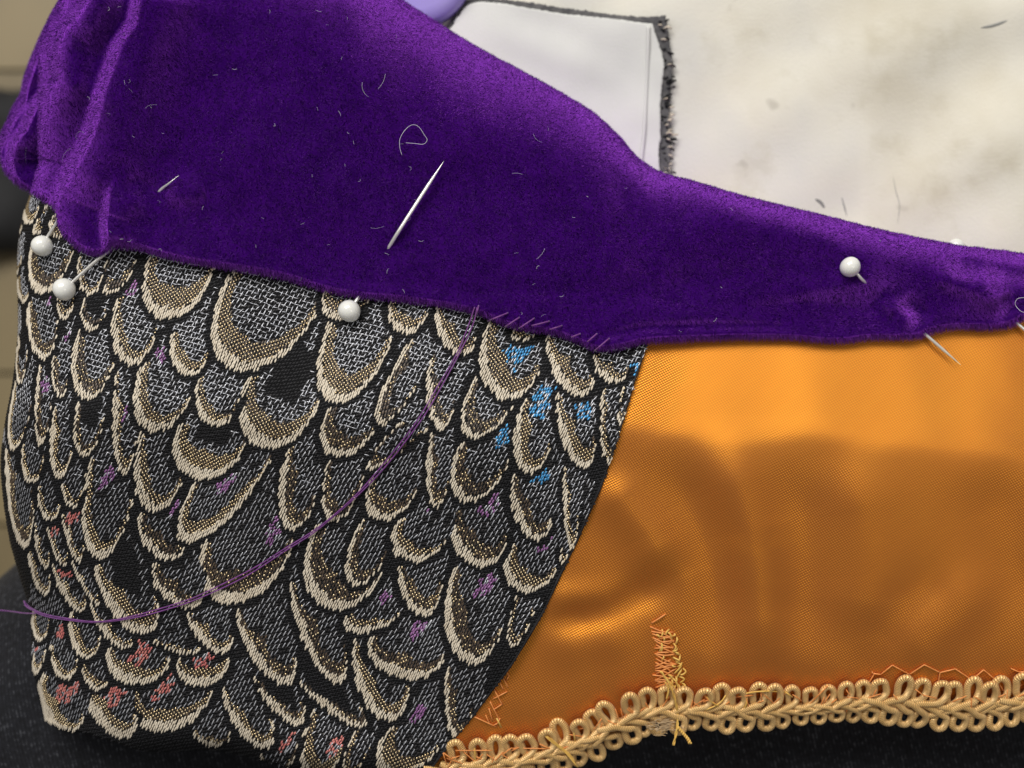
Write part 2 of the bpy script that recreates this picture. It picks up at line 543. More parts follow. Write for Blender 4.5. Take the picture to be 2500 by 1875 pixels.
def broc_z(px, py):
    px = np.asarray(px, float); py = np.asarray(py, float)
    d, s, t = seg_dist(px, py, brr[::6])
    z = body(px, py) + 0.25 * MM
    z = z + 0.5 * MM * vnoise(px / 500, py / 500, 3) * sstep(0, 260, px)
    # follows the pull of the satin at the seam
    z = z + 0.9 * MM * np.sin(py / 62.0 + 1.0) * np.exp(-(d / 120)**2) * sstep(1100, 1300, py)
    # always over the satin where they overlap
    z = np.where(d < 110, np.maximum(z, satin_z(px, py) + 0.35 * MM), z)
    # a flap corner lifts at the lower edge
    z = z + 1.6 * MM * np.exp(-(((px - 830) / 140)**2 + ((py - 1850) / 70)**2))
    return z


def under_z(px, py):
    w = sstep(-170, 170, px - np.interp(py, brr[:, 1], brr[:, 0]))
    return broc_z(px, py) * (1 - w) + satin_z(px, py) * w


# ------------------------------------------------------------------ setting: floor, worktop, trousers, dark cloth
FZ = -0.30
floor_root = None
fl_v = np.array([(-1.2, -1.0, FZ - 0.012), (1.2, -1.0, FZ - 0.012), (1.2, 1.2, FZ - 0.012), (-1.2, 1.2, FZ - 0.012)])
floor = mesh_obj('floor', fl_v, np.array([[0, 1, 2, 3]]), M_gap, smooth=False)
tag(floor, 'tan wooden floor far below the work', 'floor', kind='structure')


def box_data(cx, cy, cz, sx, sy, sz):
    v = np.array([(x, y, z) for x in (-1, 1) for y in (-1, 1) for z in (-1, 1)], float) * np.array([sx, sy, sz]) / 2 + np.array([cx, cy, cz])
    f = np.array([[0, 1, 3, 2], [4, 6, 7, 5], [0, 4, 5, 1], [2, 3, 7, 6], [0, 2, 6, 4], [1, 5, 7, 3]])
    return v, f


pv, pf = box_data(0, 0, 0, 1.6, 0.0685, 0.012)
plank0 = mesh_obj('plank', pv, pf, M_wood, floor, smooth=False)
plank0.location = (-0.35, -0.45, FZ - 0.005)
for k in range(1, 17):
    o = plank0.copy(); link(o, floor)
    o.location = (-0.35 + 0.03 * (k % 3), -0.45 + 0.070 * k, FZ - 0.005 + 0.0006 * (k % 2))

# padded board, cream cover, lying under and behind the piece
WZ = 0.013
nx, ny = 150, 110
wx = np.linspace(-0.093, 0.190, nx); wy = np.linspace(-0.030, 0.150, ny)
X, Y = np.meshgrid(wx, wy, indexing='ij')


def cover_z(X, Y):
    z = WZ + 0.0012 * vnoise(X / 0.07, Y / 0.07, 21) + 0.0005 * vnoise(X / 0.025, Y / 0.025, 22)
    # soft fold running up to the right-hand corner
    a, bb_ = (0.070, 0.020), (0.124, 0.094)
    d, s, t = seg_dist(X, Y, [(0.066, 0.058), (0.088, 0.074), (0.102, 0.081), (0.125, 0.088)])
    z = z + 0.0030 * np.exp(-(d / 0.0080)**2) * sstep(0, 0.9, t)
    d2, s2, t2 = seg_dist(X, Y, [(0.078, 0.040), (0.094, 0.062), (0.110, 0.078)])
    z = z - 0.0022 * np.exp(-(d2 / 0.010)**2)
    ex = np.minimum(X + 0.093, 0.190 - X)
    ey = np.minimum(Y + 0.030, 0.150 - Y)
    e = np.clip(1 - np.minimum(ex, ey) / 0.010, 0, 1)
    return z - 0.010 * (1 - np.sqrt(1 - e**2))


Zc = cover_z(X, Y)
top = np.stack([X, Y, Zc], -1).reshape(-1, 3)
bot = np.stack([X, Y, np.full_like(Zc, WZ - 0.030)], -1).reshape(-1, 3)
gf = grid_faces(nx, ny)
idx = np.arange(nx * ny).reshape(nx, ny)
loop = np.r_[idx[:, 0], idx[-1, 1:], idx[-2::-1, -1], idx[0, -2:0:-1]]
lo2 = np.roll(loop, -1)
off = nx * ny
side = np.stack([loop, loop + off, lo2 + off, lo2], -1)
wt = mesh_obj('work_surface', np.vstack([top, bot]), np.vstack([gf, gf[:, ::-1] + off, side]), M_cover)
tag(wt, 'cream stained padded board behind the velvet', 'work surface', kind='structure')


def on_cover(px, py, h=0.0):
    p = P(px, py, WZ)
    for _ in range(3):
        z = cover_z(p[..., 0], p[..., 1]) + h
        p = P(px, py, z)
    return p


# pencil smudges on the cover; last stroke is painted shade in the fold crease
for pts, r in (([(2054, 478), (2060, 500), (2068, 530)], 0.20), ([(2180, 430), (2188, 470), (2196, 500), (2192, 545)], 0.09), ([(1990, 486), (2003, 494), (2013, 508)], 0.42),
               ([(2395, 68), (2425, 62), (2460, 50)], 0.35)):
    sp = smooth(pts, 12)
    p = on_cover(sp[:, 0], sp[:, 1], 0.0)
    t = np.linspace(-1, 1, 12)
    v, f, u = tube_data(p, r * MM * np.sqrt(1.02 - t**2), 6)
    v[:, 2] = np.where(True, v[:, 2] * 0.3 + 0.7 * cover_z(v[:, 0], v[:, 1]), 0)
    o = mesh_obj('pencil_and_crease_shade', v, f, M_smudge_crease, wt)

# trousers: two thighs side by side
nx, ny = 240, 130
tx = np.linspace(0, 1, nx); ty = np.linspace(-0.230, 0.010, ny)
X, Y = np.meshgrid(tx, ty, indexing='ij')


def lap_left(Y):                                  # slanting outer edge of the leg
    return np.clip(-0.115 + 1.15 * (Y + 0.041), -0.165, -0.07)


X = lap_left(Y) - 0.004 + X * (0.194 - lap_left(Y))


def lap_z(X, Y):
    left = lap_left(Y)
    d = X - left
    q = np.clip(1 - d / 0.05, 0, 1.0)
    z = 0.026 - 0.034 * (1 - np.sqrt(np.clip(1 - q**2, 0, 1)))
    z = np.where(d < 0, -0.008 + d * 3.0, z)
    z = z - 0.010 * np.exp(-((X + 0.016 + 0.05 * (Y + 0.07)) / 0.016)**2)      # between the legs
    z = z + 0.0010 * vnoise(X / 0.05, Y / 0.05, 31) + 0.0004 * vnoise(X / 0.018, Y / 0.018, 32)
    d2, s2, t2 = seg_dist(X, Y, [(0.098, -0.070), (0.112, -0.074), (0.135, -0.082)])
    z = z + 0.0010 * np.exp(-(d2 / 0.0010)**2)
    d3, s3, t3 = seg_dist(X, Y, [(-0.050, -0.090), (-0.036, -0.078), (-0.024, -0.072)])
    z = z + 0.003 * np.exp(-(d3 / 0.004)**2) * (s3 > 0)
    return z


Z = lap_z(X, Y)
tr = mesh_obj('trousers', np.stack([X, Y, Z], -1).reshape(-1, 3), grid_faces(nx, ny), M_denim, uv=np.stack([X / MM, Y / MM], -1).reshape(-1, 2))
md = tr.modifiers.new('thickness', 'SOLIDIFY'); md.thickness = 0.0012; md.offset = -1
tag(tr, 'black twill trousers on the lap beneath the braid edge', 'trousers')

# dark cloth hanging at the left, far below
nx, ny = 40, 50
X, Y = np.meshgrid(np.linspace(-0.40, -0.17, nx), np.linspace(0, 1, ny), indexing='ij')
edge = 0.137 + 0.9 * np.clip(X + 0.224, 0, 0.05) + 0.003 * np.sin(X * 90)
Yc = 0.060 + Y * (edge - 0.060)
Z = FZ + 0.022 + 0.006 * vnoise(X / 0.08, Yc / 0.08, 41) - 0.012 * (2 * np.abs(Y - 0.5))**6
dc = mesh_obj('black_cloth', np.stack([X, Yc, Z], -1).reshape(-1, 3), grid_faces(nx, ny), M_blackcloth)
md = dc.modifiers.new('thickness', 'SOLIDIFY'); md.thickness = 0.008; md.offset = -1
tag(dc, 'out-of-focus black cloth bundle at the far left edge', 'cloth')

# lavender thing at the top edge
lav_c = on_cover(np.array([1010.]), np.array([-70.]), 0.0)[0]
a = np.linspace(0, 2 * np.pi, 40, endpoint=False)
prof = [(0.0, 0.0055), (0.010, 0.0055), (0.0125, 0.005), (0.0135, 0.0035), (0.0135, 0.0005), (0.0125, 0.0)]
V = np.vstack([np.stack([r * np.cos(a), r * np.sin(a), np.full(40, z)], -1) for r, z in [(0.0002, 0.0055)] + prof[1:]])
n = 6
i = np.arange(n - 1)[:, None] * 40; j = np.arange(40)[None, :]
F = np.stack([(i + j).ravel(), (i + 40 + j).ravel(), (i + 40 + (j + 1) % 40).ravel(), (i + (j + 1) % 40).ravel()], -1)
lv = mesh_obj('lavender_disc', V, F, M_lavender)
lv.location = (lav_c[0], lav_c[1], lav_c[2] - 0.0002)
tag(lv, 'blurred lavender plastic disc at the top edge beside the white offcut', 'disc')

# interfaced brocade offcut lying on the cover, white side up
off_root = empty('brocade_offcut', tuple(on_cover(np.array([1350.]), np.array([250.]))[0]))
tag(off_root, 'white-backed fabric offcut with frayed black edge behind the velvet', 'fabric offcut')
bpy.context.view_layer.update()


def local(p, root):
    return np.asarray(p) - np.array(root.location)


OT = [(1085, 80), (1110, 42), (1138, 4), (1200, -1), (1300, 8), (1380, 22), (1435, 30), (1520, 40), (1600, 42), (1624, 40)]
OR_ = [(1624, 40), (1632, 90), (1641, 150), (1640, 190), (1634, 260), (1638, 330), (1636, 380), (1640, 440), (1640, 520)]
IT = [(1096, 82), (1116, 50), (1146, 12), (1204, 8), (1300, 22), (1380, 36), (1435, 42), (1500, 48), (1560, 56), (1592, 58)]
IR = [(1592, 58), (1606, 100), (1620, 150), (1618, 190), (1611, 260), (1612, 330), (1608, 380), (1612, 440), (1612, 520)]


def sheet(T, Rr, h, name, mat, jag, thick):
    t = smooth(T, 120); r = smooth(Rr, 110)
    l = smooth([T[0], (1060, 130), (1040, 250), (1060, 400), (1090, 520)], 110)
    bt = np.linspace(l[-1], r[-1], 120)
    u = np.linspace(0, 1, 120)[:, None, None]; v = np.linspace(0, 1, 110)[None, :, None]
    C = (1 - v) * t[:, None] + v * bt[:, None] + (1 - u) * l[None] + u * r[None] - ((1 - u) * (1 - v) * t[0] + u * (1 - v) * t[-1] + (1 - u) * v * bt[0] + u * v * bt[-1])
    if jag:
        k = rng.normal(0, jag, C.shape)
        e = np.zeros(C.shape[:2]); e[:, :2] = 1; e[-2:, :] = 1
        C = C + k * e[..., None]
    p = on_cover(C[..., 0], C[..., 1], h)
    p[..., 2] += 0.00025 * vnoise(C[..., 0] / 160, C[..., 1] / 160, 8)
    o = mesh_obj(name, local(p.reshape(-1, 3), off_root), grid_faces(120, 110)[:, ::-1], mat, off_root)
    md = o.modifiers.new('thickness', 'SOLIDIFY'); md.thickness = thick; md.offset = 1
    return o


sheet(OT, OR_, 0.0006, 'brocade_layer', M_stainedge, 1.0, 0.0006)
sheet(IT, IR, 0.0014, 'interfacing', M_interfacing, 0.7, 0.0005)
# raised seam strip near its right edge
st = smooth([(1583, 64), (1582, 120), (1578, 220), (1573, 320), (1566, 390), (1560, 470)], 60)
p = on_cover(st[:, 0], st[:, 1], 0.0022)
v, f, u = tube_data(p, 0.00038, 6)
v = v - np.repeat(np.array([[0, 0, 0]]), len(v), 0)
mesh_obj('seam', local(v, off_root), f, M_interfacing, off_root)
# frayed yarn beads on the right-hand edge
paths = []
for k in range(90):
    t = rng.uniform(0.02, 1)
    rr = smooth(OR_, 200)[int(t * 199)]
    a0 = rng.uniform(-0.6, 0.6)
    L = rng.uniform(6, 16)
    q0 = rr + np.array([rng.uniform(-24, 4), rng.uniform(-4, 4)])
    q1 = q0 + L * np.array([math.cos(a0), math.sin(a0)])
    qq = np.stack([q0, (q0 + q1) / 2, q1])
    pp = on_cover(qq[:, 0], qq[:, 1], 0.0012)
    pp[1, 2] += 0.0004
    paths.append(local(pp, off_root))
half = len(paths) // 3
o = tubes_obj('frayed_yarn', paths[:half], 0.00020, M_cream, off_root, 4); o['kind'] = 'stuff'
o = tubes_obj('black_frayed_yarn', paths[half:], 0.00022, M_black, off_root, 4); o['kind'] = 'stuff'

# ------------------------------------------------------------------ the costume piece
piece = empty('costume_piece', (0.0, -0.01, 0.026))
tag(piece, 'unfinished costume piece of purple velvet, scale-patterned brocade and orange satin', 'costume')
PL = np.array(piece.location)


def add(name, v, f, mats, parent=None, **kw):
    return mesh_obj(name, v - PL, f, mats, parent or piece, **kw)


def coons(l, r, t, bt, nu, nv):
    l = arc_resample(np.asarray(l, float), nv); r = arc_resample(np.asarray(r, float), nv)
    t = arc_resample(np.asarray(t, float), nu); bt = arc_resample(np.asarray(bt, float), nu)
    u = np.linspace(0, 1, nu)[:, None, None]; v = np.linspace(0, 1, nv)[None, :, None]
    return (1 - v) * t[:, None] + v * bt[:, None] + (1 - u) * l[None] + u * r[None] - ((1 - u) * (1 - v) * t[0] + u * (1 - v) * t[-1] + (1 - u) * v * bt[0] + u * v * bt[-1])


# ---- satin panel
sl = smooth([(x - 45, y) for x, y in BR[:-1]] + [(1005, 1890)], 200)
sl[0] = (1530, 740)
s_top = smooth([(1530, 740), (1900, 745), (2300, 720), (2640, 680)], 100)
s_bot = spine_d[spine_d[:, 0] > 1005].copy(); s_bot[:, 1] += 18
s_bot[0] = sl[-1]
s_r = np.array([(2640, 680), s_bot[-1]])
nu, nv = 330, 260
C = coons(sl, s_r, s_top, s_bot, nu, nv)
p = P(C[..., 0], C[..., 1], satin_z(C[..., 0], C[..., 1]))
# turn-under along the lower edge and right end
ext = []
for k, (dy, dz) in enumerate([(1, 1.0), (0, 4.0), (-12, 11.0), (-40, 19.0)]):
    c = C[:, -1] + np.array([0, dy])
    z = np.maximum(satin_z(C[:, -1, 0], C[:, -1, 1]) - dz * MM, 0.0265)
    ext.append(P(c[:, 0], c[:, 1], z))
pp = np.concatenate([p, np.stack(ext, 1)], 1)
uvp = np.concatenate([C, np.repeat(C[:, -1:], 4, 1) + np.array([0, 1.0]) * np.array([12, 50, 140, 240])[None, :, None]], 1)
satin = add('satin_panel', pp.reshape(-1, 3), grid_faces(nu, nv + 4)[:, ::-1], M_satin, uv=uvp.reshape(-1, 2) / 100)
satin['label'] = 'glossy orange satin panel'

# ---- brocade panel
nu, nv = 300, 320
C = coons(bl, brr, smooth(BT, 200), bbm, nu, nv)
z = broc_z(C[..., 0], C[..., 1])
p = P(C[..., 0], C[..., 1], z)
# skirt: left side and bottom wrap under
ring = np.concatenate([C[0, ::1], C[1:, -1]], 0)
rz = np.concatenate([z[0], z[1:, -1]], 0)
rows = []
cen = np.array([700, 1250.])
for inn, dz in ((1.0, 0.0), (0.999, 2.5), (0.993, 7.0), (0.975, 13.0), (0.93, 18.0)):
    c = cen + (ring - cen) * inn
    rows.append(P(c[:, 0], c[:, 1], np.maximum(rz - dz * MM, 0.0262)))
sk = np.stack(rows, 1)
suv = np.repeat(ring[:, None], 5, 1)
nv1 = nu * nv
V = np.vstack([p.reshape(-1, 3), sk.reshape(-1, 3)])
F = np.vstack([grid_faces(nu, nv)[:, ::-1], grid_faces(len(ring), 5)[:, ::-1] + nv1])
brocade = add('brocade_panel', V, F, M_ground, uv=np.vstack([C.reshape(-1, 2), suv.reshape(-1, 2)]) / 100)
brocade['label'] = 'black brocade panel woven with cream-edged scales'
md = brocade.modifiers.new('thickness', 'SOLIDIFY'); md.thickness = 0.0004; md.offset = -1

# scale motifs: (left end, lowest point, right end of the cream edge) in zoom coordinates, type, colour patch
fz = 2.458
A_ = dict(o=(0, 600), s=[
    ((95, 100), (125, 325), (180, 240), 's'), ((190, -20), (245, 285), (440, 20), 'b'), ((470, 60), (515, 290), (620, 160), 's'),
    ((628, 110), (665, 295), (820, 80), 'b'), ((165, 320), (230, 665), (350, 480), 'b', 'm', (310, 310)), ((340, 310), (380, 435), (450, 320), 'g'),
    ((500, 320), (525, 500), (635, 400), 'k'), ((705, 290), (730, 690), (945, 525), 's', 'm', (805, 235)), ((875, 90), (990, 440), (1290, 130), 'G'),
    ((1370, 180), (1395, 740), (1918, 378), 'G'), ((1950, 260), (2010, 440), (2210, 330), 'G'), ((1035, 520), (1100, 770), (1260, 640), 'g'),
    ((1970, 462), (1992, 935), (2345, 590), 'G'), ((870, 660), (862, 1090), (1168, 892), 's', 'm', (985, 640)), ((1190, 780), (1250, 1075), (1440, 930), 's'),
    ((1490, 765), (1550, 1200), (1920, 950), 'K'), ((320, 620), (340, 890), (415, 790), 'b', 'm', (410, 530)), ((470, 490), (485, 905), (690, 695), 'b'),
    ((700, 740), (700, 1300), (815, 1190), 's', 'm', (775, 970)), ((105, 560), (112, 820), (165, 640), 'k'), ((235, 720), (222, 1165), (305, 1000), 'b', 'm', (272, 830)),
    ((90, 820), (62, 1210), (185, 990), 's'), ((465, 930), (482, 1255), (620, 1055), 'k'), ((330, 960), (315, 1345), (430, 1263), 's'),
    ((842, 1120), (862, 1560), (1095, 1408), 's'), ((1070, 1080), (1165, 1395), (1485, 1190), 'K'), ((1740, 1180), (1695, 1655), (1890, 1540), 'B'),
    ((1965, 980), (1995, 1262), (2266, 1085), 'B'), ((1962, 1305), (1990, 1655), (2185, 1385), 'B'), ((130, 1200), (175, 1420), (265, 1280), 's'),
    ((30, 1240), (118, 1792), (205, 1500), 'b'), ((225, 1430), (280, 1640), (365, 1535), 's'), ((365, 1370), (410, 1555), (492, 1480), 's'),
    ((530, 1300), (558, 1862), (800, 1530), 's', 'm', (640, 1390)), ((1145, 1450), (1178, 1772), (1625, 1290), 's', 'm', (1360, 1410))])
B_ = dict(o=(0, 1200), s=[
    ((370, 110), (440, 385), (505, 335), 's', 'r', (445, 140)), ((205, 200), (250, 440), (298, 365), 's'), ((285, 220), (365, 435), (405, 350), 's', 'r', (335, 232)),
    ((160, 320), (240, 600), (302, 500), 's'), ((310, 440), (430, 690), (512, 650), 's', 'r', (395, 480)), ((430, 420), (555, 662), (582, 610), 's'),
    ((835, 130), (930, 387), (1125, 315), 'B', 'm', (1030, 90)), ((570, 450), (790, 837), (952, 655), 'K'), ((915, 430), (1035, 672), (1230, 608), 'B'),
    ((1210, 325), (1395, 672), (1762, 300), 'B', 'm', (1650, 232)), ((1880, 222), (1940, 690), (2320, 455), 'B'), ((1735, 545), (1930, 1087), (2085, 960), 'B'),
    ((1415, 708), (1600, 1102), (1782, 1030), 'B'), ((1120, 700), (1260, 947), (1392, 878), 's'), ((540, 680), (680, 912), (797, 878), 's'),
    ((420, 720), (480, 987), (602, 890), 's'), ((195, 700), (225, 892), (297, 788), 's'), ((295, 925), (370, 1120), (467, 1018), 's', 'r', (375, 840)),
    ((910, 860), (1050, 967), (1207, 928), 's'), ((650, 930), (770, 1157), (1022, 1018), 's', 'r', (845, 950)), ((1055, 1000), (1222, 1167), (1390, 960), 's', 'r', (1222, 985)),
    ((490, 1030), (565, 1187), (667, 1092), 's'), ((198, 990), (215, 1087), (277, 958), 's', 'r', (215, 922)), ((250, 1095), (295, 1400), (508, 1368), 's', 'r', (405, 1190)),
    ((475, 1100), (650, 1442), (822, 1350), 's', 'r', (680, 1210)), ((790, 1190), (960, 1442), (1290, 1180), 's', 'r', (990, 1140)), ((1330, 1190), (1520, 1522), (1642, 1400), 's'),
    ((1520, 1110), (1720, 1377), (1827, 1290), 'k'), ((1750, 1090), (2070, 1382), (2182, 1318), 'k'), ((1160, 1440), (1290, 1535), (1382, 1450), 's', 'r', (855, 1452)),
    ((1560, 1470), (1640, 1720), (1790, 1500), 'S', 'r', (1722, 1515)), ((1862, 1330), (1850, 1720), (2095, 1500), 'G', 'r', (2015, 1540)), ((2150, 1390), (2060, 1700), (2215, 1560), 'g')])
C_ = dict(o=(800, 1200), s=[
    ((150, 905), (290, 1347), (492, 1180), 's'), ((245, 880), (430, 1117), (702, 990), 'B', 'm', (550, 815)), ((135, 715), (170, 847), (437, 738), 's', 'm', (345, 635)),
    ((425, 440), (540, 737), (690, 560), 'B'), ((750, 468), (770, 977), (1045, 845), 'B', 'm', (945, 565)), ((745, 110), (860, 437), (1082, 288), 'B', 'm', (970, 90)),
    ((195, 180), (130, 547), (362, 380), 'B'), ((430, 160), (450, 402), (712, 308), 's', 'm', (640, 112)), ((1105, -100), (1175, 247), (1342, 185), 'B', 'u', (1320, -165)),
    ((1095, 330), (1135, 592), (1372, 478), 'g', 'm', (1295, 315)), ((1420, -150), (1440, 302), (1505, 190), 'g', 'u', (1600, -95)), ((1120, 650), (1100, 930), (1235, 725), 'g'),
    ((715, 1060), (745, 1462), (872, 1318), 'B', 'm', (960, 1040)), ((390, 1390), (335, 1690), (665, 1560), 'G', 'm', (540, 1340)), ((1405, 350), (1400, 430), (1440, 390), 'g')])
D_ = dict(o=(800, 600), s=[
    ((370, 335), (445, 522), (602, 400), 'G'), ((650, 355), (730, 622), (892, 560), 'G'), ((500, 560), (285, 1032), (510, 890), 'b'), ((620, 648), (625, 1047), (762, 975), 'B'),
    ((960, 460), (985, 882), (1272, 758), 'G', 'u', (1140, 620)), ((1112, 495), (1150, 572), (1255, 520), 'g'), ((1310, 540), (1440, 872), (1602, 775), 'G'),
    ((1600, 648), (1680, 812), (1812, 740), 'G'), ((875, 800), (850, 1152), (1132, 928), 'B'), ((1180, 908), (1140, 1317), (1332, 1235), 'g', 'u', (1300, 925)),
    ((1370, 888), (1470, 1287), (1612, 1190), 'G', 'u', (1570, 930)), ((1800, 740), (1745, 1062), (1850, 820), 'g', 'u', (1820, 765)), ((1650, 858), (1665, 1292), (1765, 1075), 'g'),
    ((420, 1075), (250, 1342), (602, 1095), 'b'), ((625, 1110), (610, 1522), (722, 1448), 'b'), ((800, 1170), (800, 1532), (1085, 1318), 'B', 'u', (1080, 1105)),
    ((260, 1388), (300, 1642), (532, 1478), 'B')])
scales = []
for reg in (A_, B_, C_, D_):
    ox, oy = reg['o']
    for e in reg['s']:
        q = [np.array([ox + x / fz, oy + y / fz]) for x, y in e[:3]]
        patch = None
        if len(e) > 4:
            patch = (e[4], np.array([ox + e[5][0] / fz, oy + e[5][1] / fz]))
        scales.append(dict(L=q[0], B=q[1], R=q[2], t=e[3], patch=patch))
for e in (((165, 1120), (150, 1330), (240, 1235)), ((95, 1330), (95, 1440), (150, 1290)), ((268, 1235), (200, 1405), (330, 1290)), ((90, 1470), (85, 1640), (130, 1560)), ((330, 1280), (300, 1400), (400, 1400))):
    scales.append(dict(L=np.array(e[0]) / fz, B=np.array(e[1]) / fz, R=np.array(e[2]) / fz, t='g', patch=None))
scales.sort(key=lambda s: s['B'][1])
CL_BLACK, CL_CREAM, CL_GOLD, CL_SILVER, CL_BROWN, CL_COL, CL_CENTRE = range(7)


def classify(px, py):
    sid = np.full(px.shape, -1); cls = np.zeros(px.shape, int)
    done = np.zeros(px.shape, bool)
    wob = 2.0 * vnoise(px / 37, py / 37, 61)
    for k, s in enumerate(scales):
        L, Bp, Rr = s['L'], s['B'], s['R']
        M = (L + Rr) / 2; H = (Rr - L) / 2; D = Bp - M
        det = H[0] * D[1] - H[1] * D[0]
        ext = np.abs(H) + np.abs(D) + 80
        box = np.where((np.abs(px - M[0]) < ext[0]) & (np.abs(py - M[1]) < ext[1]) & ~done)[0]
        if not len(box): continue
        dx, dy = px[box] - M[0], py[box] - M[1]
        a = (dx * D[1] - dy * D[0]) / det
        b = (H[0] * dy - H[1] * dx) / det
        bp = np.clip(b, 0, None)
        n = 2.15
        rho = (np.abs(a)**n + bp**n)**(1 / n)
        hw = np.linalg.norm(H); dl = np.linalg.norm(D)
        rl = np.hypot(dx, dy) / np.maximum(rho, 1e-3)
        dist = np.where(b > 0, (1 - rho) * np.minimum(rl, 1.1 * max(hw, dl)), (1 - np.abs(a)) * hw * 0.9) + wob[box]
        bext = min(1.5, 120 / dl)
        neg = b < 0
        ins = np.where(neg, (b > -bext) & (np.abs(a) < (1 - (-b / bext)**2.4) * 0.97), dist > 0)
        ring = (~ins) & (b > -0.12) & (dist > -15)
        size = min(hw, dl)
        big = np.clip(size / 75, 0.45, 1.15)
        bb_ = np.clip(bp / np.maximum(rho, 1e-3), 0, 1)
        wc = big * (5.0 + 17 * bb_**2.0 + 5.0 * (a < 0))
        t = s['t']
        wg = {'s': 26, 'S': 10, 'b': 46, 'B': 44, 'g': 38, 'G': 46, 'k': 32, 'K': 38}[t] * big * (0.18 + 0.82 * bb_**1.5 + 0.12 * (a < 0))
        c = np.full(len(box), CL_SILVER)
        band = {'s': CL_GOLD, 'S': CL_GOLD, 'b': CL_BROWN, 'B': CL_BROWN, 'g': CL_GOLD, 'G': CL_GOLD, 'k': CL_BROWN, 'K': CL_GOLD}[t]
        c[(dist < wc + wg)] = band
        if t in 'kK':
            c[(b < (0.35 if t == 'k' else 0.18)) & (np.abs(a) < (0.6 if t == 'k' else 0.45))] = CL_CENTRE
        c[(dist < wc) & (b > -0.10)] = CL_CREAM
        c[neg & (b < -0.08) & (c != CL_CENTRE)] = CL_SILVER
        if s['patch'] is not None:
            q = s['patch'][1]
            ex, ey = px[box] - q[0], py[box] - q[1]
            r1 = (ex * 0.55 + ey * -0.83) / 30.0; r2 = (ex * 0.83 + ey * 0.55) / 15.0
            szp = np.clip(big, 0.5, 1.1) * {'u': 1.75, 'm': 1.05, 'r': 1.4}[s['patch'][0]]
            nz = 0.5 * vnoise(px[box] / 30, py[box] / 30, 77)
            c[((r1 / szp)**2 + (r2 / szp)**2 < 1 + nz) & ((c == CL_SILVER) | (c == CL_CENTRE) | (c == CL_BROWN))] = CL_COL
        w = box[ins]
        sid[w] = k; cls[w] = c[ins]; done[w] = True
        w = box[ring]
        done[w] = True; cls[w] = CL_BLACK
    # what is left lies between the tips: it is the upper part of the nearest scale below
    rest = np.where(~done)[0]
    if len(rest):
        X, Y = px[rest], py[rest]
        b1 = np.full(len(rest), 1e9); b2 = b1.copy(); w1 = np.full(len(rest), -1)
        for k, s in enumerate(scales):
            M = (s['L'] + s['R']) / 2; H = (s['R'] - s['L']) / 2; D = s['B'] - M
            det = H[0] * D[1] - H[1] * D[0]
            dx, dy = X - M[0], Y - M[1]
            a = (dx * D[1] - dy * D[0]) / det; b = (H[0] * dy - H[1] * dx) / det
            hw = np.linalg.norm(H); dl = np.linalg.norm(D)
            c = np.hypot(np.clip(np.abs(a) - 0.6, 0, None) * hw * 1.5, np.clip(-b, 0, None) * dl * 0.8)
            c = np.where((b < 0.05) & (b * dl > -190) & (np.abs(a) < 1.5), c, 1e9)
            up = c < b1
            b2 = np.where(up, b1, np.minimum(b2, c)); w1 = np.where(up, k, w1); b1 = np.where(up, c, b1)
        ok = (b1 < 1e8) & (b2 - b1 > 15)
        sid[rest[ok]] = w1[ok]; cls[rest[ok]] = CL_SILVER
    return sid, cls


def lattice(step1, step2, stagger=True, jit=0.6, phi=R(60)):
    """points of a woven lattice over the panel; step1 across, step2 along the dash direction"""
    e2 = np.array([math.cos(phi), -math.sin(phi)]); e1 = np.array([math.sin(phi), math.cos(phi)])
    n1, n2 = int(2600 / step1), int(2600 / step2)
    i, j = np.meshgrid(np.arange(-n1 // 2, n1 // 2), np.arange(-n2 // 2, n2 // 2), indexing='ij')
    u = i * step1; v = (j + (0.5 * (i % 2) if stagger else 0)) * step2
    x = 750 + u * e1[0] + v * e2[0]; y = 1150 + u * e1[1] + v * e2[1]
    x = x.ravel(); y = y.ravel()
    # cloth does not lie dead straight
    x = x + 9 * vnoise(x / 420, y / 420, 51); y = y + 9 * vnoise(x / 420, y / 420, 52)
    x = x + rng.normal(0, jit, x.shape); y = y + rng.normal(0, jit, y.shape)
    # arc length -> foreshortened pixel on the rolled left end
    xl = bl_x(y); a = x - xl + 120
    RR = 300.0
    d = np.where(a < RR * np.pi / 2, RR * (1 - np.cos(np.clip(a, 0, None) / RR)), a - (RR * np.pi / 2 - RR))
    sc = np.where(a < RR * np.pi / 2, np.sin(np.clip(a, 0.02 * RR, None) / RR), 1.0)
    x = xl + d
    hem = np.interp(x, vb_d[:, 0], vb_d[:, 1])
    ok = (a > 6) & (y > hem - 26) & (y < 1905) & (x < 1620)
    x, y, sc = x[ok], y[ok], sc[ok]
    ok = in_poly(x, y, BROC_POLY)
    return x[ok], y[ok], np.clip(sc[ok], 0.18, 1)


T = {k: [] for k in ('x', 'y', 'dx', 'dy', 'len', 'wid', 'h', 'mat', 'sid')}
MATS = [M_black, M_cream, M_gold, M_silver, M_brown, M_blue, M_magenta, M_red, M_slate]


def emit(x, y, sc, ang, length, width, h, mat, sid):
    n = len(x)
    if not n: return
    dx, dy = np.cos(ang) * sc, -np.sin(ang) * np.ones(n)
    T['x'].append(x); T['y'].append(y); T['dx'].append(dx * np.ones(n)); T['dy'].append(dy)
    T['len'].append(length * rng.uniform(0.85, 1.15, n)); T['wid'].append(width * np.ones(n) * rng.uniform(0.88, 1.1, n) * np.sqrt(np.clip(sc, 0.3, 1)))
    T['h'].append(h * rng.uniform(0.8, 1.2, n)); T['mat'].append(np.full(n, mat) if np.ndim(mat) == 0 else mat); T['sid'].append(sid)


PHI = R(60)
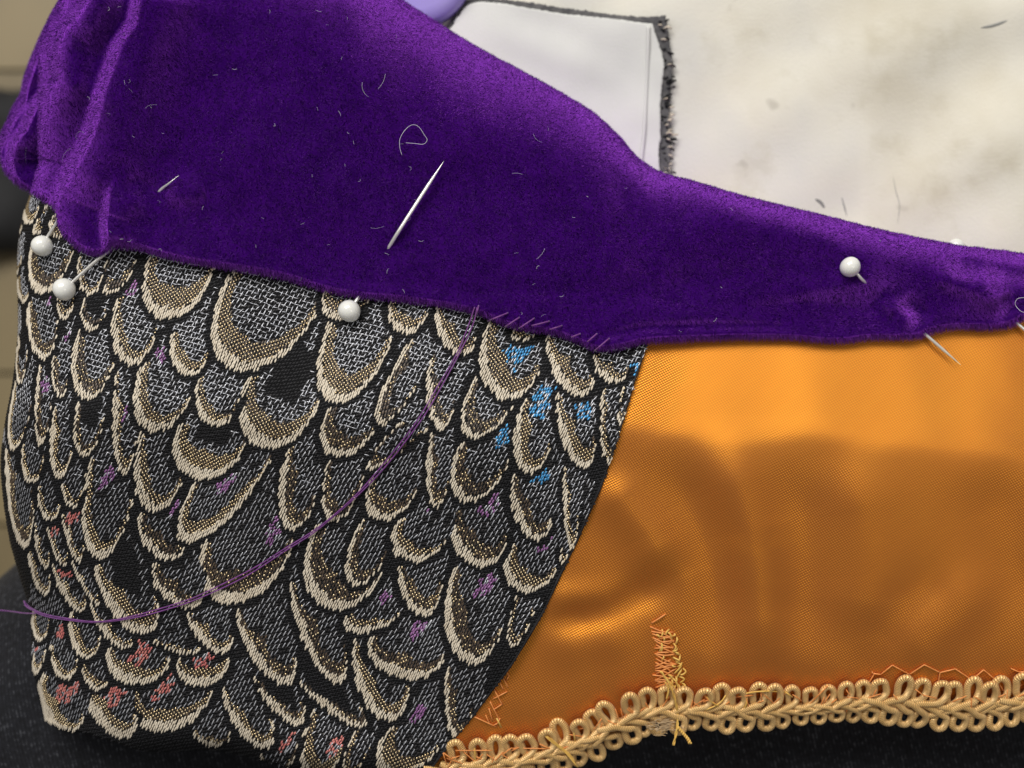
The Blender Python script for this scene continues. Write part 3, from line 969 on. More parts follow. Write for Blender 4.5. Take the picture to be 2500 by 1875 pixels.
# black ground, finest
x, y, sc = lattice(6.6, 10.5)
sid, cls = classify(x, y)
m = (cls != CL_CREAM)
emit(x[m], y[m], sc[m], PHI - R(35) + rng.normal(0, 0.05, m.sum()), 8.5, 5.4, 0.10, np.where((cls[m] == CL_SILVER) | (cls[m] == CL_COL), 8, 0), np.full(m.sum(), -1))
# cream twill
x, y, sc = lattice(5.0, 11.0, phi=R(66))
sid, cls = classify(x, y)
m = cls == CL_CREAM
emit(x[m], y[m], sc[m], R(66) + rng.normal(0, 0.07, m.sum()), 12.5, 4.3, 0.28, 1, sid[m])
# gold and brown lurex bands
x, y, sc = lattice(6.0, 11.0, phi=R(66))
sid, cls = classify(x, y)
m = (cls == CL_BROWN) | (cls == CL_GOLD)
emit(x[m], y[m], sc[m], R(66) + rng.normal(0, 0.05, m.sum()), 10.5, 5.4, 0.15, 4, sid[m])
x, y, sc = lattice(5.4, 10.4, phi=R(74), jit=0.35)
sid, cls = classify(x, y)
r = rng.random(len(x))
m = (cls == CL_GOLD) | ((cls == CL_BROWN) & (r < 0.42))
emit(x[m], y[m], sc[m], R(74) + rng.normal(0, 0.10, m.sum()), 4.9, 3.7, 0.27, 2, sid[m])
# silver dashes
x, y, sc = lattice(9.0, 18.0, phi=R(62))
sid, cls = classify(x, y)
m = (cls == CL_SILVER) & (rng.random(len(x)) < 0.93)
emit(x[m], y[m], sc[m], R(58) + rng.normal(0, 0.12, m.sum()), 14.5, 2.3, 0.28, 3, sid[m])
# crossing silver wefts in the upper half
x, y, sc = lattice(13.0, 11.0, phi=R(-16))
sid, cls = classify(x, y)
m = (cls == CL_SILVER) & (rng.random(len(x)) < sstep(1250, 800, y) * 0.85)
emit(x[m], y[m], sc[m], R(-16) + rng.normal(0, 0.10, m.sum()), 11.0, 2.1, 0.24, 3, sid[m])
# coloured wefts
x, y, sc = lattice(5.6, 10.0, phi=R(62))
sid, cls = classify(x, y)
m = cls == CL_COL
cm = np.array([{'u': 5, 'm': 6, 'r': 7}[scales[k]['patch'][0]] if k >= 0 and scales[k]['patch'] else 3 for k in sid])
r = rng.random(len(x))
mm = m & (r < 0.78)
emit(x[mm], y[mm], sc[mm], R(58) + rng.normal(0, 0.15, mm.sum()), 10.0, 4.4, 0.28, cm[mm], sid[mm])
mm = m & (r > 0.75)
emit(x[mm] + 3, y[mm], sc[mm], R(58) + rng.normal(0, 0.1, mm.sum()), 13.0, 2.8, 0.33, 3, sid[mm])
T = {k: np.concatenate(v) for k, v in T.items()}


def threads_mesh(name, sel, parent, kind=None):
    g = {k: v[sel] for k, v in T.items()}
    n = len(g['x'])
    # 3 sections x 3 points
    V = np.zeros((n, 9, 3))
    nl = np.hypot(g['dx'], g['dy'])
    px_, py_ = g['dx'] / nl, g['dy'] / nl
    qx, qy = -py_, px_
    for s, t in enumerate((-0.5, 0.0, 0.5)):
        for c, w in enumerate((-0.5, 0.0, 0.5)):
            ww = g['wid'] * w * (1.0 if s == 1 else 0.75)
            X = g['x'] + g['dx'] * g['len'] * t + qx * ww
            Y = g['y'] + g['dy'] * g['len'] * t + qy * ww
            hh = g['h'] * (1.0 if s == 1 else 0.25) * MM + (0.0 if c == 1 else -0.16 * MM)
            V[:, s * 3 + c] = P(X, Y, broc_z(X, Y) + hh)
    base = np.array([[0, 1, 4, 3], [1, 2, 5, 4], [3, 4, 7, 6], [4, 5, 8, 7]])
    F = (np.arange(n)[:, None, None] * 9 + base[None]).reshape(-1, 4)
    used = np.unique(g['mat'])
    remap = {int(u): i for i, u in enumerate(used)}
    mi = np.repeat(np.array([remap[int(q)] for q in g['mat']]), 4)
    o = add(name, V.reshape(-1, 3), F, [MATS[int(u)] for u in used], parent, midx=mi)
    if kind: o['kind'] = kind
    return o


threads_mesh('ground_weave', T['sid'] < 0, brocade, 'stuff')
for k in range(len(scales)):
    sel = T['sid'] == k
    if sel.sum() > 6:
        threads_mesh('scale_motif', sel, brocade)

# turned edge of the brocade lying on the satin, a little uneven
_e = brr[2::4]
_pe = P(_e[:, 0] - 3 + 1.2 * np.sin(_e[:, 1] / 23.0), _e[:, 1], broc_z(_e[:, 0] - 3, _e[:, 1]) - 0.05 * MM)
v, f, u = tube_data(_pe - PL, 0.00020 * (1 + 0.3 * np.sin(_e[:, 1] / 17.0)), 8)
mesh_obj('turned_edge', v, f, M_black, brocade, uv=u)

# ---- velvet panel
nu, nv = 640, 220
vb = spline(VB, nu); vt = spline(VT, nu)
tv = np.linspace(0, 1, nv)
tv = tv**1.15
C = vb[:, None] * (1 - tv[None, :, None]) + vt[:, None] * tv[None, :, None]
LEN = np.linalg.norm(vt - vb, axis=1)[:, None] * np.ones((1, nv))

F1 = [(358, -60), (338, 61), (301, 114), (281, 171), (260, 228), (244, 293), (228, 346), (203, 390), (179, 431), (155, 480), (146, 512)]
F2 = [(236, -60), (224, 0), (195, 45), (163, 77), (148, 114), (144, 163), (148, 200), (118, 235), (94, 264), (69, 321), (41, 354), (35, 390), (45, 430)]
F3 = [(300, 400), (272, 480), (264, 540), (268, 612)]
VZ = lambda p: zoomB(p, 1850, 550, 3.403)
V_RIDGES = [
    (VZ([(0, 590), (350, 540), (700, 490), (950, 445), (1150, 470), (1240, 560)]), 1.5, 26, 0.15),
    (VZ([(1000, 600), (1160, 700), (1290, 820), (1340, 880)]), 2.0, 20, 0.2),
    (VZ([(1180, 600), (1300, 700), (1400, 840)]), -1.5, 20, 0.15),
    (VZ([(1350, 430), (1550, 430), (1750, 490), (1950, 610), (2110, 760)]), 2.2, 22, 0.15),
    (VZ([(1750, 460), (1850, 440), (1960, 470), (1990, 560)]), 1.0, 18, 0.2),
    (VZ([(1600, 330), (1750, 380), (1900, 370)]), -1.4, 26, 0.2),
    (VZ([(2020, 560), (2080, 660), (2150, 760)]), -1.6, 20, 0.2),
    ([(1560, 775), (1700, 745), (1850, 722), (1950, 712)], 1.1, 36, 0.25),
    ([(1560, 730), (1700, 700), (1900, 670)], -0.9, 44, 0.25),
    ([(1000, 240), (1200, 330), (1400, 420), (1520, 520)], 1.3, 60, 0.3),
    ([(1380, 430), (1470, 520), (1500, 640), (1480, 760)], 1.2, 50, 0.3),
    ([(1180, 330), (1300, 470), (1400, 620)], -1.1, 70, 0.3),
    ([(392, 463), (440, 470), (520, 470)], 1.4, 26, 0.3),
    ([(300, 440), (350, 462), (392, 463)], -0.9, 22, 0.3),
    ([(270, 560), (300, 500), (370, 470)], 0.9, 26, 0.3),
    ([(940, 610), (960, 690), (985, 740)], 0.7, 30, 0.3),
    ([(2250, 590), (2340, 612), (2450, 640), (2600, 660)], 1.0, 16, 0.2),
    ([(2330, 615), (2440, 655), (2600, 690)], -0.9, 22, 0.2),
]


def velvet_z(px, py, dbot, dtop, s):
    z = under_z(px, np.maximum(py, -60)) + 1.0 * MM
    # rounding over the back edge (only where the edge is in the picture)
    vis = np.maximum(sstep(420, 1000, px), sstep(240, 60, px))
    Rr = 70 + 350 * sstep(500, 1000, px) * sstep(1900, 1300, px) + 75 * sstep(1300, 1900, px) - 30 * sstep(200, 60, px)
    q = np.clip(1 - dtop / Rr, 0, 1)
    z = z - vis * (11 + 12 * sstep(1900, 1100, px)) * MM * (1 - np.sqrt(np.clip(1 - q**2, 0, 1)))
    # hem: folded edge, soft and thick
    hq = np.clip(1 - dbot / 16.0, 0, 1)
    z = z + 1.9 * MM * np.sqrt(np.clip(1 - hq**2, 0, 1))
    # stitched-in groove a little above the hem
    g = np.exp(-((dbot - 34) / 13)**2) * sstep(1400, 1500, px) * sstep(2000, 1800, px)
    z = z - 0.5 * MM * g
    for line, A, w, fd in V_RIDGES:
        z = z + 0.80 * ridge(px, py, line, A, 1.3 * w, max(fd, 0.35))
    # deep pleats at the left end
    for ln, A, wr, wl, fin in ((F1, 4.6, 130, 22, 0.10), (F2, 5.6, 70, 18, 0.10), (F3, 2.4, 70, 14, 0.9)):
        d, sg, t = seg_dist(px, py, ln)
        right = sg < 0
        prof = np.where(right, np.exp(-(d / wr)**2), 1.45 * np.exp(-(d / wl)**2) - 0.45 * np.exp(-(d / 55)**2))
        z = z + A * MM * prof * sstep(-0.001, fin, t) * (0.35 + 0.65 * sstep(1.0, 0.8, t))
    z = z + (0.55 * vnoise(px / 520, py / 520, 71) + 0.12 * vnoise(px / 160, py / 160, 72)) * MM * sstep(0, 80, dbot)
    return z


dbot = tv[None] * LEN; dtop = (1 - tv[None]) * LEN
zv = velvet_z(C[..., 0], C[..., 1], dbot, dtop, None)
pv_ = P(C[..., 0], C[..., 1], zv)
# turned-under hem and the back wall going down to the board
hem = []
for k, (dy, dz) in enumerate([(-14, 0.6), (-5, 0.25)]):
    c = vb + np.array([0, dy])
    hem.append(P(c[:, 0], c[:, 1], zv[:, 0] - dz * MM))
back = []
nrm = (vb - vt) / np.linalg.norm(vb - vt, axis=1)[:, None]
for k, (din, dz) in enumerate([(1, 2.5), (3, 6), (10, 12), (26, 20)]):
    c = vt + nrm * din
    back.append(P(c[:, 0], c[:, 1], np.maximum(zv[:, -1] - dz * MM, 0.0155)))
allp = np.concatenate([np.stack(hem, 1), pv_, np.stack(back, 1)], 1)
velvet = add('velvet_panel', allp.reshape(-1, 3), grid_faces(nu, nv + 6), M_velvet)
velvet['label'] = 'deep purple velvet panel with pleats at its left end'

# pile: short leaning fibres over the whole face
du = np.gradient(pv_, axis=0); dv = np.gradient(pv_, axis=1)
nr = np.cross(du, dv)
nr /= np.linalg.norm(nr, axis=2)[..., None] + 1e-15
if nr[nu // 2, nv // 2, 2] < 0: nr = -nr
areaq = np.linalg.norm(np.cross(du, dv), axis=2)[:-1, :-1]
vis_m = (C[:-1, :-1, 1] > -30) & (C[:-1, :-1, 0] < 2540)
prob = (areaq * vis_m).ravel(); prob /= prob.sum()
NP = 330000
cell = rng.choice(len(prob), NP, p=prob)
ci, cj = cell // (nv - 1), cell % (nv - 1)
fu, fv = rng.random(NP)[:, None], rng.random(NP)[:, None]


def bil(Aa):
    return (Aa[ci, cj] * (1 - fu) * (1 - fv) + Aa[ci + 1, cj] * fu * (1 - fv) + Aa[ci, cj + 1] * (1 - fu) * fv + Aa[ci + 1, cj + 1] * fu * fv)


b0 = bil(pv_); bn = bil(nr); bc = bil(C); bd = bil(dbot[..., None])[:, 0]
wn = vnoise(bc[:, 0] / 95, bc[:, 1] / 95, 91) + 0.6 * vnoise(bc[:, 0] / 34, bc[:, 1] / 34, 92)
ang = R(-70) + 0.7 * wn + rng.normal(0, 0.55, NP)
lean = 0.75 + 0.22 * vnoise(bc[:, 0] / 60, bc[:, 1] / 60, 93)
tip = bn + lean[:, None] * np.stack([np.cos(ang), np.sin(ang), 0 * ang], -1) + rng.normal(0, 0.18, (NP, 3))
near_hem = bd < 12
tip[near_hem, 1] -= 0.8
tip /= np.linalg.norm(tip, axis=1)[:, None]
ln = (0.34 + 0.26 * rng.random(NP) + near_hem * 0.7 * rng.random(NP)) * MM
sidev = np.cross(tip, rng.normal(0, 1, (NP, 3)))
sidev /= np.linalg.norm(sidev, axis=1)[:, None] + 1e-12
hw_ = 0.042 * MM
V = np.stack([b0 - sidev * hw_, b0 + sidev * hw_, b0 + tip * ln[:, None]], 1).reshape(-1, 3)
pile = add('velvet_pile', V, np.arange(NP * 3).reshape(-1, 3), M_pile, velvet, smooth=False)
pile['kind'] = 'stuff'
patch_ = vnoise(bc[:, 0] / 330, bc[:, 1] / 330, 95) + 0.5 * vnoise(bc[:, 0] / 110, bc[:, 1] / 110, 96)
jn = bn + rng.normal(0, 0.16, (NP, 3)) + np.stack([0.10 * wn, 0.06 + 0.26 * patch_, 0 * wn], -1)
jn /= np.linalg.norm(jn, axis=1)[:, None]
pile.data.polygons.foreach_set('use_smooth', np.ones(NP, bool))
pile.data.normals_split_custom_set_from_vertices(np.repeat(jn, 3, 0).astype(np.float32))

# sampler for things lying on the velvet
flatC = C.reshape(-1, 2); flatZ = zv.ravel()


def on_velvet(px, py):
    px = np.atleast_1d(px).astype(float); py = np.atleast_1d(py).astype(float)
    out = np.zeros(len(px))
    for k in range(len(px)):
        d = (flatC[:, 0] - px[k])**2 + (flatC[:, 1] - py[k])**2
        i = np.argpartition(d, 4)[:4]
        w = 1 / (d[i] + 1)
        out[k] = (flatZ[i] * w).sum() / w.sum()
    return out


# ---- gold braid along the lower satin edge
braid = empty('braid_trim', (0, 0, 0))
braid.parent = piece
braid['label'] = 'gold looped gimp braid edging'
sd = smooth(SPINE, 4000)
ss = np.r_[0, np.cumsum(np.linalg.norm(np.diff(sd, axis=0), axis=1))]


def cord_mesh(pts, name, rad=0.76, n=34):
    p = smooth(np.array(pts, float), n) * MM
    v, f, u = tube_data(p, rad * MM, 8)
    o = mesh_obj(name, v, f, M_cord, None, uv=u)
    return o


UP, LO = [], []
for k in range(4):
    r = np.random.default_rng(100 + k)
    j = lambda s=0.18: r.normal(0, s)
    up = [(-5.4 + j(), -0.9, 0.0), (-3.8, -0.1 + j(), 0.7), (-1.6, 0.9 + j(), 0.9), (0.4 + j(.1), 1.8, 0.65), (1.2 + j(.08), 3.0, 0.35), (1.25 + j(.08), 4.7, 0.25), (0.75, 6.0 + j(.1), 0.25),
          (-0.1, 6.3 + j(.1), 0.25), (-0.95 + j(.08), 5.6, 0.2), (-1.2 + j(.08), 4.2, 0.1), (-1.05 + j(.08), 2.6, 0.0), (-0.75, 1.3, -0.2)]
    lo = [(-5.4 + j(), 1.2, 0.1), (-4.2, 0.9 + j(), 0.75), (-2.4, 0.3 + j(), 1.0), (-0.2, -0.9 + j(), 0.85), (0.9 + j(.1), -1.6, 0.5), (1.28 + j(.08), -2.8, 0.1), (0.9, -4.2 + j(.1), -0.1),
          (-0.1, -4.75 + j(.1), -0.2), (-1.1 + j(.08), -4.0, -0.1), (-1.22 + j(.08), -2.9, 0.0), (-1.0 + j(.08), -1.7, 0.0), (-0.6, -0.8, -0.2)]
    UP.append(cord_mesh(up, 'cord_loop')); LO.append(cord_mesh(lo, 'cord_loop'))
import mathutils
used = set()
pitch = 43.5
nl = int(ss[-1] / pitch)
for side, protos in (('u', UP), ('l', LO)):
    for k in range(nl):
        s = (k + (0.5 if side == 'l' else 0.0)) * pitch + rng.normal(0, 2.4)
        i = min(max(np.searchsorted(ss, s), 5), len(sd) - 6)
        if sd[i][0] < 1092: continue
        c = sd[i]; t = sd[i + 5] - sd[i - 5]; t = t / np.linalg.norm(t)
        # the middle stretch is bunched up and narrower
        squeeze = 1 - 0.26 * math.exp(-((c[0] - 2010) / 110)**2) - 0.10 * math.exp(-((c[0] - 1680) / 70)**2)
        n_up = np.array([t[1], -t[0]])
        q = c + n_up * (30 if side == 'u' else -30)
        z = float(satin_z(c[0], c[1] - 10)) + 0.55 * MM
        zq = z
        proto = protos[k % 4]
        if id(proto) in used:
            o = proto.copy(); link(o)
        else:
            o = proto; used.add(id(proto))
        o.parent = braid
        pos = P(c[0], c[1], z)
        ang_ = math.atan2(-t[1], t[0]) + rng.normal(0, 0.065)
        tilt = rng.normal(0, 0.08) + (0.18 if side == 'l' else 0.16) * (-1 if side == 'u' else 1) * 0
        zu = float(satin_z(c[0] + 70 * n_up[0], c[1] + 70 * n_up[1]))
        roll = math.atan2(zu + 0.75 * MM - z, 70 * 0.076 * MM) if side == 'u' else 0.28
        o.matrix_parent_inverse = mathutils.Matrix.Identity(4)
        o.location = pos - PL
        o.rotation_euler = (roll + tilt, 0, ang_)
        sc_ = 1.0
        o.scale = (sc_ * (0.96 + 0.06 * rng.random()) * (1 if squeeze > 0.9 else 0.88), sc_ * squeeze * (0.92 + 0.14 * rng.random()), 0.85)
# core cord that the loops are worked on
core_px = sd[sd[:, 0] > 1085][::40]
core = P(core_px[:, 0], core_px[:, 1] - 4, satin_z(core_px[:, 0], core_px[:, 1] - 10) + 0.35 * MM)
v, f, u = tube_data(core - PL, 0.0006, 8)
mesh_obj('core_cord', v, f, M_cord, braid, uv=u)


# ---- hand stitching
def st_path(pts, lift, zfun=None, n=10):
    sp = smooth(pts, n) if len(pts) > 2 else np.linspace(pts[0], pts[1], n)
    z = (zfun or satin_z)(sp[:, 0], sp[:, 1])
    t = np.linspace(0, 1, n)
    return P(sp[:, 0], sp[:, 1], z + (0.05 + lift * np.sin(np.pi * t)) * MM) - PL


def stitches(name, segs, r, mat, lift=0.35, zfun=None):
    root = empty(name, (0, 0, 0)); root.parent = piece
    for s in segs:
        v, f, u = tube_data(st_path(s, lift, zfun), r * MM, 5 if False else 6)
        mesh_obj('stitch', v, f, mat, root, uv=u)
    return root


G = lambda p: zoomB(p, 1050, 1580, 3.687)
H_ = lambda p: zoomB(p, 800, 1200, fz)
I_ = lambda p: zoomB(p, 2000, 1580, 4.424)
J_ = lambda p: zoomB(p, 1600, 1580, 4.424)
# along the brocade edge
segs = [G(q) for q in ([(660, 180), (710, 260)], [(710, 260), (690, 290)], [(630, 225), (700, 360)], [(735, 165), (690, 190)], [(600, 270), (660, 380)], [(695, 400), (570, 465)], [(565, 360), (650, 520)],
                       [(645, 515), (570, 565)], [(540, 490), (625, 660)], [(530, 550), (560, 660)], [(385, 620), (600, 720)], [(620, 680), (560, 710)], [(500, 610), (540, 700)], [(630, 640), (600, 700)])]
o = stitches('edge_stitching', segs, 0.14, M_orange_thread)
o['label'] = 'crossed orange hand stitches along the brocade edge'
# upright darn
segs = []
yy = np.linspace(1532, 1668, 15)
for k, y0 in enumerate(yy):
    xl_ = 1592 + 0.10 * (y0 - 1530) + rng.normal(0, 2.0); xr_ = 1640 + 0.08 * (y0 - 1530) + rng.normal(0, 2.5)
    segs.append([(xl_ + rng.normal(0, 4), y0 + rng.normal(0, 5)), ((xl_ + xr_) / 2 + rng.normal(0, 3), y0 + 7 + rng.normal(0, 5)), (xr_ + rng.normal(0, 4), y0 + 13 + rng.normal(0, 9))])
    if rng.random() < 0.8:
        segs.append([(xr_ + rng.normal(0, 5), y0 + rng.normal(0, 6)), (xl_ + 3 + rng.normal(0, 5), y0 + 14 + rng.normal(0, 9))])
segs.append(H_([(1945, 790), (2030, 735)]))
o = stitches('darned_stitching', segs, 0.16, M_orange_thread, 0.5)
o['label'] = 'upright patch of crossed orange stitches'
segs = []
for k in range(20):
    y0 = rng.uniform(1535, 1690); x0 = 1596 + 0.22 * (y0 - 1530) + rng.uniform(0, 45)
    a0 = rng.uniform(0, 6.28); L = rng.uniform(14, 30)
    q0 = np.array([x0, y0]); d0 = np.array([math.cos(a0) * 0.7, math.sin(a0)]) * L / 2
    segs.append([tuple(q0 - d0), tuple(q0 + np.array([-d0[1], d0[0]]) * 0.35), tuple(q0 + d0)])
for k in range(9):
    y0 = 1540 + 16 * k
    jx, jy = rng.normal(0, 5, 3), rng.normal(0, 5, 3)
    segs.append([(1640 + 0.12 * (y0 - 1530) + jx[0], y0 + jy[0]), (1652 + 0.14 * (y0 - 1530) + jx[1], y0 + 8 + jy[1]), (1641 + 0.13 * (y0 - 1530) + jx[2], y0 + 18 + jy[2])])
segs += [H_([(2010, 1110), (2060, 1150), (2090, 1200), (2110, 1280)]), H_([(2130, 1060), (2150, 1080), (2125, 1100), (2100, 1085)]), H_([(2040, 1100), (2090, 1140), (2110, 1210)])]
o = stitches('knotted_stitching', segs, 0.19, M_yellow_thread, 0.6)
o['label'] = 'bunched yellow thread knot beside the braid join'


def braid_z(px, py):
    return satin_z(px, np.minimum(py, np.interp(px, spine_d[:, 0], spine_d[:, 1]) + 10)) + 1.75 * MM


# zigzag beside the braid
zig = I_([(570, 265), (580, 285), (665, 295), (790, 195), (975, 295), (1135, 190), (1305, 275), (1470, 235), (1650, 355), (1775, 245), (1930, 375), (1990, 470), (2080, 500), (2190, 400)])
zig2 = I_([(2070, 230), (2160, 270), (2230, 260)])
segs = [[zig[k], zig[k + 1]] for k in range(len(zig) - 1)] + [[zig2[0], zig2[1]], [zig2[1], zig2[2]], I_([(1305, 275), (1290, 370)]), I_([(600, 280), (530, 400)])]
o = stitches('zigzag_stitching', segs, 0.14, M_orange_thread, 0.15, lambda x, y: satin_z(x, y) + 0.15 * MM)
o['label'] = 'orange zigzag stitches above the braid'
segs = []
for q in ([(400, 640), (540, 560)], [(540, 520), (700, 660)], [(700, 660), (860, 550)], [(860, 540), (1060, 520)], [(1160, 500), (1280, 610)], [(1280, 610), (1400, 500)], [(1480, 510), (1580, 580)],
          [(1640, 640), (1860, 420)], [(1880, 620), (1960, 560)], [(1260, 620), (1250, 700)], [(1820, 640), (1900, 720)], [(2060, 700), (2110, 600)]):
    segs.append(J_(q))
for q in ([(120, 950), (240, 1040)], [(230, 930), (560, 930)], [(660, 940), (560, 1050)], [(740, 910), (1130, 915)], [(870, 940), (930, 1060)], [(1030, 990), (930, 1040)], [(1150, 930), (1330, 860)],
          [(1400, 860), (1550, 810)], [(1390, 780), (1480, 850)], [(1550, 680), (1490, 850)], [(1600, 660), (1720, 720)], [(1780, 540), (1900, 640)], [(1770, 600), (1740, 690)], [(640, 960), (760, 1040)],
          [(150, 1000), (330, 1060)], [(300, 940), (460, 1080)], [(480, 960), (380, 1060)]):
    segs.append(G(q))
for k in range(44):
    x0 = rng.uniform(1080, 2500); i = np.argmin(np.abs(sd[:, 0] - x0)); c = sd[i]
    a0 = rng.uniform(0, 6.28); L = rng.uniform(20, 42)
    q0 = np.array([c[0], c[1] - 18 + rng.normal(0, 10)]); d0 = np.array([math.cos(a0), math.sin(a0)]) * L / 2
    segs.append([tuple(q0 - d0), tuple(q0 + d0)])
o = stitches('couching_stitching', segs, 0.12, M_orange_thread, 0.5, braid_z)
o['label'] = 'tangled orange stitches holding the braid down'
segs = [J_(q) for q in ([(270, 650), (400, 690), (560, 670), (700, 600), (760, 520)], [(900, 520), (1060, 485), (1250, 475), (1400, 490)], [(990, 540), (980, 620), (940, 710)], [(1400, 480), (1480, 540)], [(540, 520), (620, 600), (720, 660)])]
segs += [G(q) for q in ([(1005, 770), (1090, 850), (1210, 940), (1330, 1080)], [(1040, 790), (1140, 870), (1260, 970), (1310, 1040)], [(1290, 740), (1305, 850)], [(1060, 960), (960, 1010), (930, 1050)], [(400, 880), (410, 1060)], [(600, 640), (640, 720)])]
o = stitches('yellow_couching', segs, 0.16, M_yellow_thread, 0.6, braid_z)
o['label'] = 'loose yellow stitches across the braid'
# yellow thread tails hanging from the knot
tails = [J_([(60, 260), (140, 380), (185, 480), (220, 600), (240, 760), (230, 900), (195, 1060)]), J_([(110, 380), (140, 460), (120, 560)]), J_([(240, 860), (300, 930), (350, 990), (375, 1040)])]
root = empty('thread_tails', (0, 0, 0)); root.parent = piece
root['label'] = 'yellow thread ends hanging over the braid'
for q, r_ in zip(tails, (0.30, 0.22, 0.42)):
    sp = smooth(q, 40)
    z = braid_z(sp[:, 0], sp[:, 1]) + 0.5 * MM
    base = P(sp[:, 0], sp[:, 1], z) - PL
    t = np.linspace(0, 26, 40)
    for ph in (0, math.pi):
        o2 = np.stack([np.cos(t + ph), 0 * t, np.sin(t + ph)], -1) * r_ * 0.45 * MM
        v, f, u = tube_data(base + o2, r_ * 0.55 * MM, 6)
        mesh_obj('ply', v, f, M_yellow_thread, root, uv=u)
# fuzzy unravelled core at the braid join
paths = []
for k in range(80):
    c = np.array([1622, 1768]) + rng.normal(0, 1, 2) * np.array([17, 11])
    a0 = rng.uniform(-0.5, 0.5); L = rng.uniform(12, 30)
    d0 = np.array([math.cos(a0), math.sin(a0)]) * L / 2
    q = smooth([c - d0, c + rng.normal(0, 4, 2), c + d0], 6)
    z = braid_z(q[:, 0], q[:, 1]) + rng.uniform(-0.4, 0.5) * MM
    paths.append(P(q[:, 0], q[:, 1], z) - PL)
o = tubes_obj('frayed_core', paths, 0.00006, M_fuzz, piece, 4)
o['kind'] = 'stuff'

# purple hem stitches
E_ = lambda p: zoomB(p, 800, 600, fz)


def hem_z(px, py):
    d, s, t = seg_dist(px, py, vb_d[::10])
    zz = under_z(px, py) + 0.3 * MM
    yb = np.interp(px, vb_d[:, 0], vb_d[:, 1])
    return np.where(py < yb, zz + 2.9 * MM, zz + 0.2 * MM + 2.7 * MM * np.clip(1 - (py - yb) / 9, 0, 1))


segs = [E_(q) for q in ([(1082, 403), (960, 452)], [(1150, 430), (1060, 490)], [(1240, 435), (1150, 495)], [(1330, 453), (1225, 480)], [(1405, 480), (1335, 502)], [(1515, 528), (1465, 548)], [(1615, 528), (1560, 575)], [(1690, 555), (1600, 632)], [(905, 360), (895, 410)])]
o = stitches('hem_stitching', segs, 0.17, M_purple_thread, 0.7, hem_z)
o['label'] = 'slanting purple hem stitches'

# ------------------------------------------------------------------ working thread, pins, lint
tp = [(1162, 750), (1150, 790), (1118, 862), (1078, 935), (1038, 1003), (990, 1070), (925, 1152), (850, 1228), (770, 1295), (690, 1345), (600, 1402), (500, 1450), (420, 1480), (330, 1505), (240, 1518), (160, 1511), (105, 1500), (74, 1484), (62, 1474)]
sp = smooth(tp, 220)
z = np.maximum(broc_z(sp[:, 0], sp[:, 1]), 0.02) + 0.55 * MM
z[:14] += np.linspace(2.4, 0, 14) * MM
pth = P(sp[:, 0], sp[:, 1], z)
t = np.linspace(0, 1, 220)
spread = (0.10 + 0.30 * np.abs(np.sin(np.pi * t * 2.3)) + 0.28 * np.exp(-((t - 0.03) / 0.04)**2)) * MM
tan = np.gradient(pth, axis=0); tan /= np.linalg.norm(tan, axis=1)[:, None]
sd_ = np.stack([-tan[:, 1], tan[:, 0], 0 * t], -1)
root = empty('sewing_thread', tuple(pth[0]))
tag(root, 'doubled purple sewing thread trailing across the brocade to the left edge', 'thread')
o0 = np.array(root.location)
tw_ = np.cos(t * 40)
v, f, u = tube_data(pth + sd_ * (spread * 0.9)[:, None] - o0, 0.14 * MM, 6)
mesh_obj('strand', v, f, M_purple_thread, root, uv=u)
v, f, u = tube_data(pth - sd_ * (spread * 0.9)[:, None] * (0.75 + 0.25 * tw_)[:, None] + np.array([0, 0, 0.0001]) - o0, 0.14 * MM, 6)
mesh_obj('strand', v, f, M_purple_thread, root, uv=u)
# it turns round the edge and runs out of the picture on the left
lx = smooth([(62, 1474), (58, 1466), (66, 1482), (90, 1496), (60, 1497), (30, 1493), (-10, 1489), (-120, 1480)], 70)
zl = np.interp(lx[:, 0], [-120, 20, 60, 90], [0.020, 0.026, broc_z(62, 1474) + 0.0006, broc_z(90, 1496) + 0.0008])
v, f, u = tube_data(P(lx[:, 0], lx[:, 1], zl) - o0, 0.15 * MM, 6)
mesh_obj('strand', v, f, M_purple_thread, root, uv=u)


def pin(head_px, head_r, path, label, head_z, shaft_r=0.33):
    """path: list of (px, py, z) from the head to the point"""
    c = P(head_px[0], head_px[1], head_z)
    root = empty('dressmaking_pin', tuple(c))
    tag(root, label, 'pin', 'white pearl-headed pins in the fabric')
    pts = np.array([P(x, y, z) for x, y, z in path])
    sp = arc_resample(spline(np.vstack([c, pts]), 120), 60)
    t = np.linspace(0, 1, 60)
    rad = shaft_r * MM * np.clip((1.0 - t) / 0.16, 0.06, 1)**0.8
    v, f, u = tube_data(sp - c, rad, 8)
    mesh_obj('shaft', v, f, M_steel, root)
    # bead head, drawn slightly towards the shaft
    d = pts[0] - c; d /= np.linalg.norm(d)
    a = np.linspace(0, np.pi, 17); bq = np.linspace(0, 2 * np.pi, 28, endpoint=False)
    e1 = np.cross(d, [0.3, 0.2, 0.9]); e1 /= np.linalg.norm(e1); e2 = np.cross(d, e1)
    rr = np.sin(a) * (1 - 0.05 * np.cos(a)); xx = np.cos(a) * 0.95
    xx[-1] = -0.95; rr[0] = 0.06; rr[-1] = 0.01
    V = (xx[:, None, None] * d + rr[:, None, None] * (np.cos(bq)[None, :, None] * e1 + np.sin(bq)[None, :, None] * e2)).reshape(-1, 3) * head_r
    i = np.arange(16)[:, None] * 28; j = np.arange(28)[None]
    F = np.stack([(i + j).ravel(), (i + (j + 1) % 28).ravel(), (i + 28 + (j + 1) % 28).ravel(), (i + 28 + j).ravel()], -1)
    mesh_obj('bead', V, F, M_bead, root)
    return root


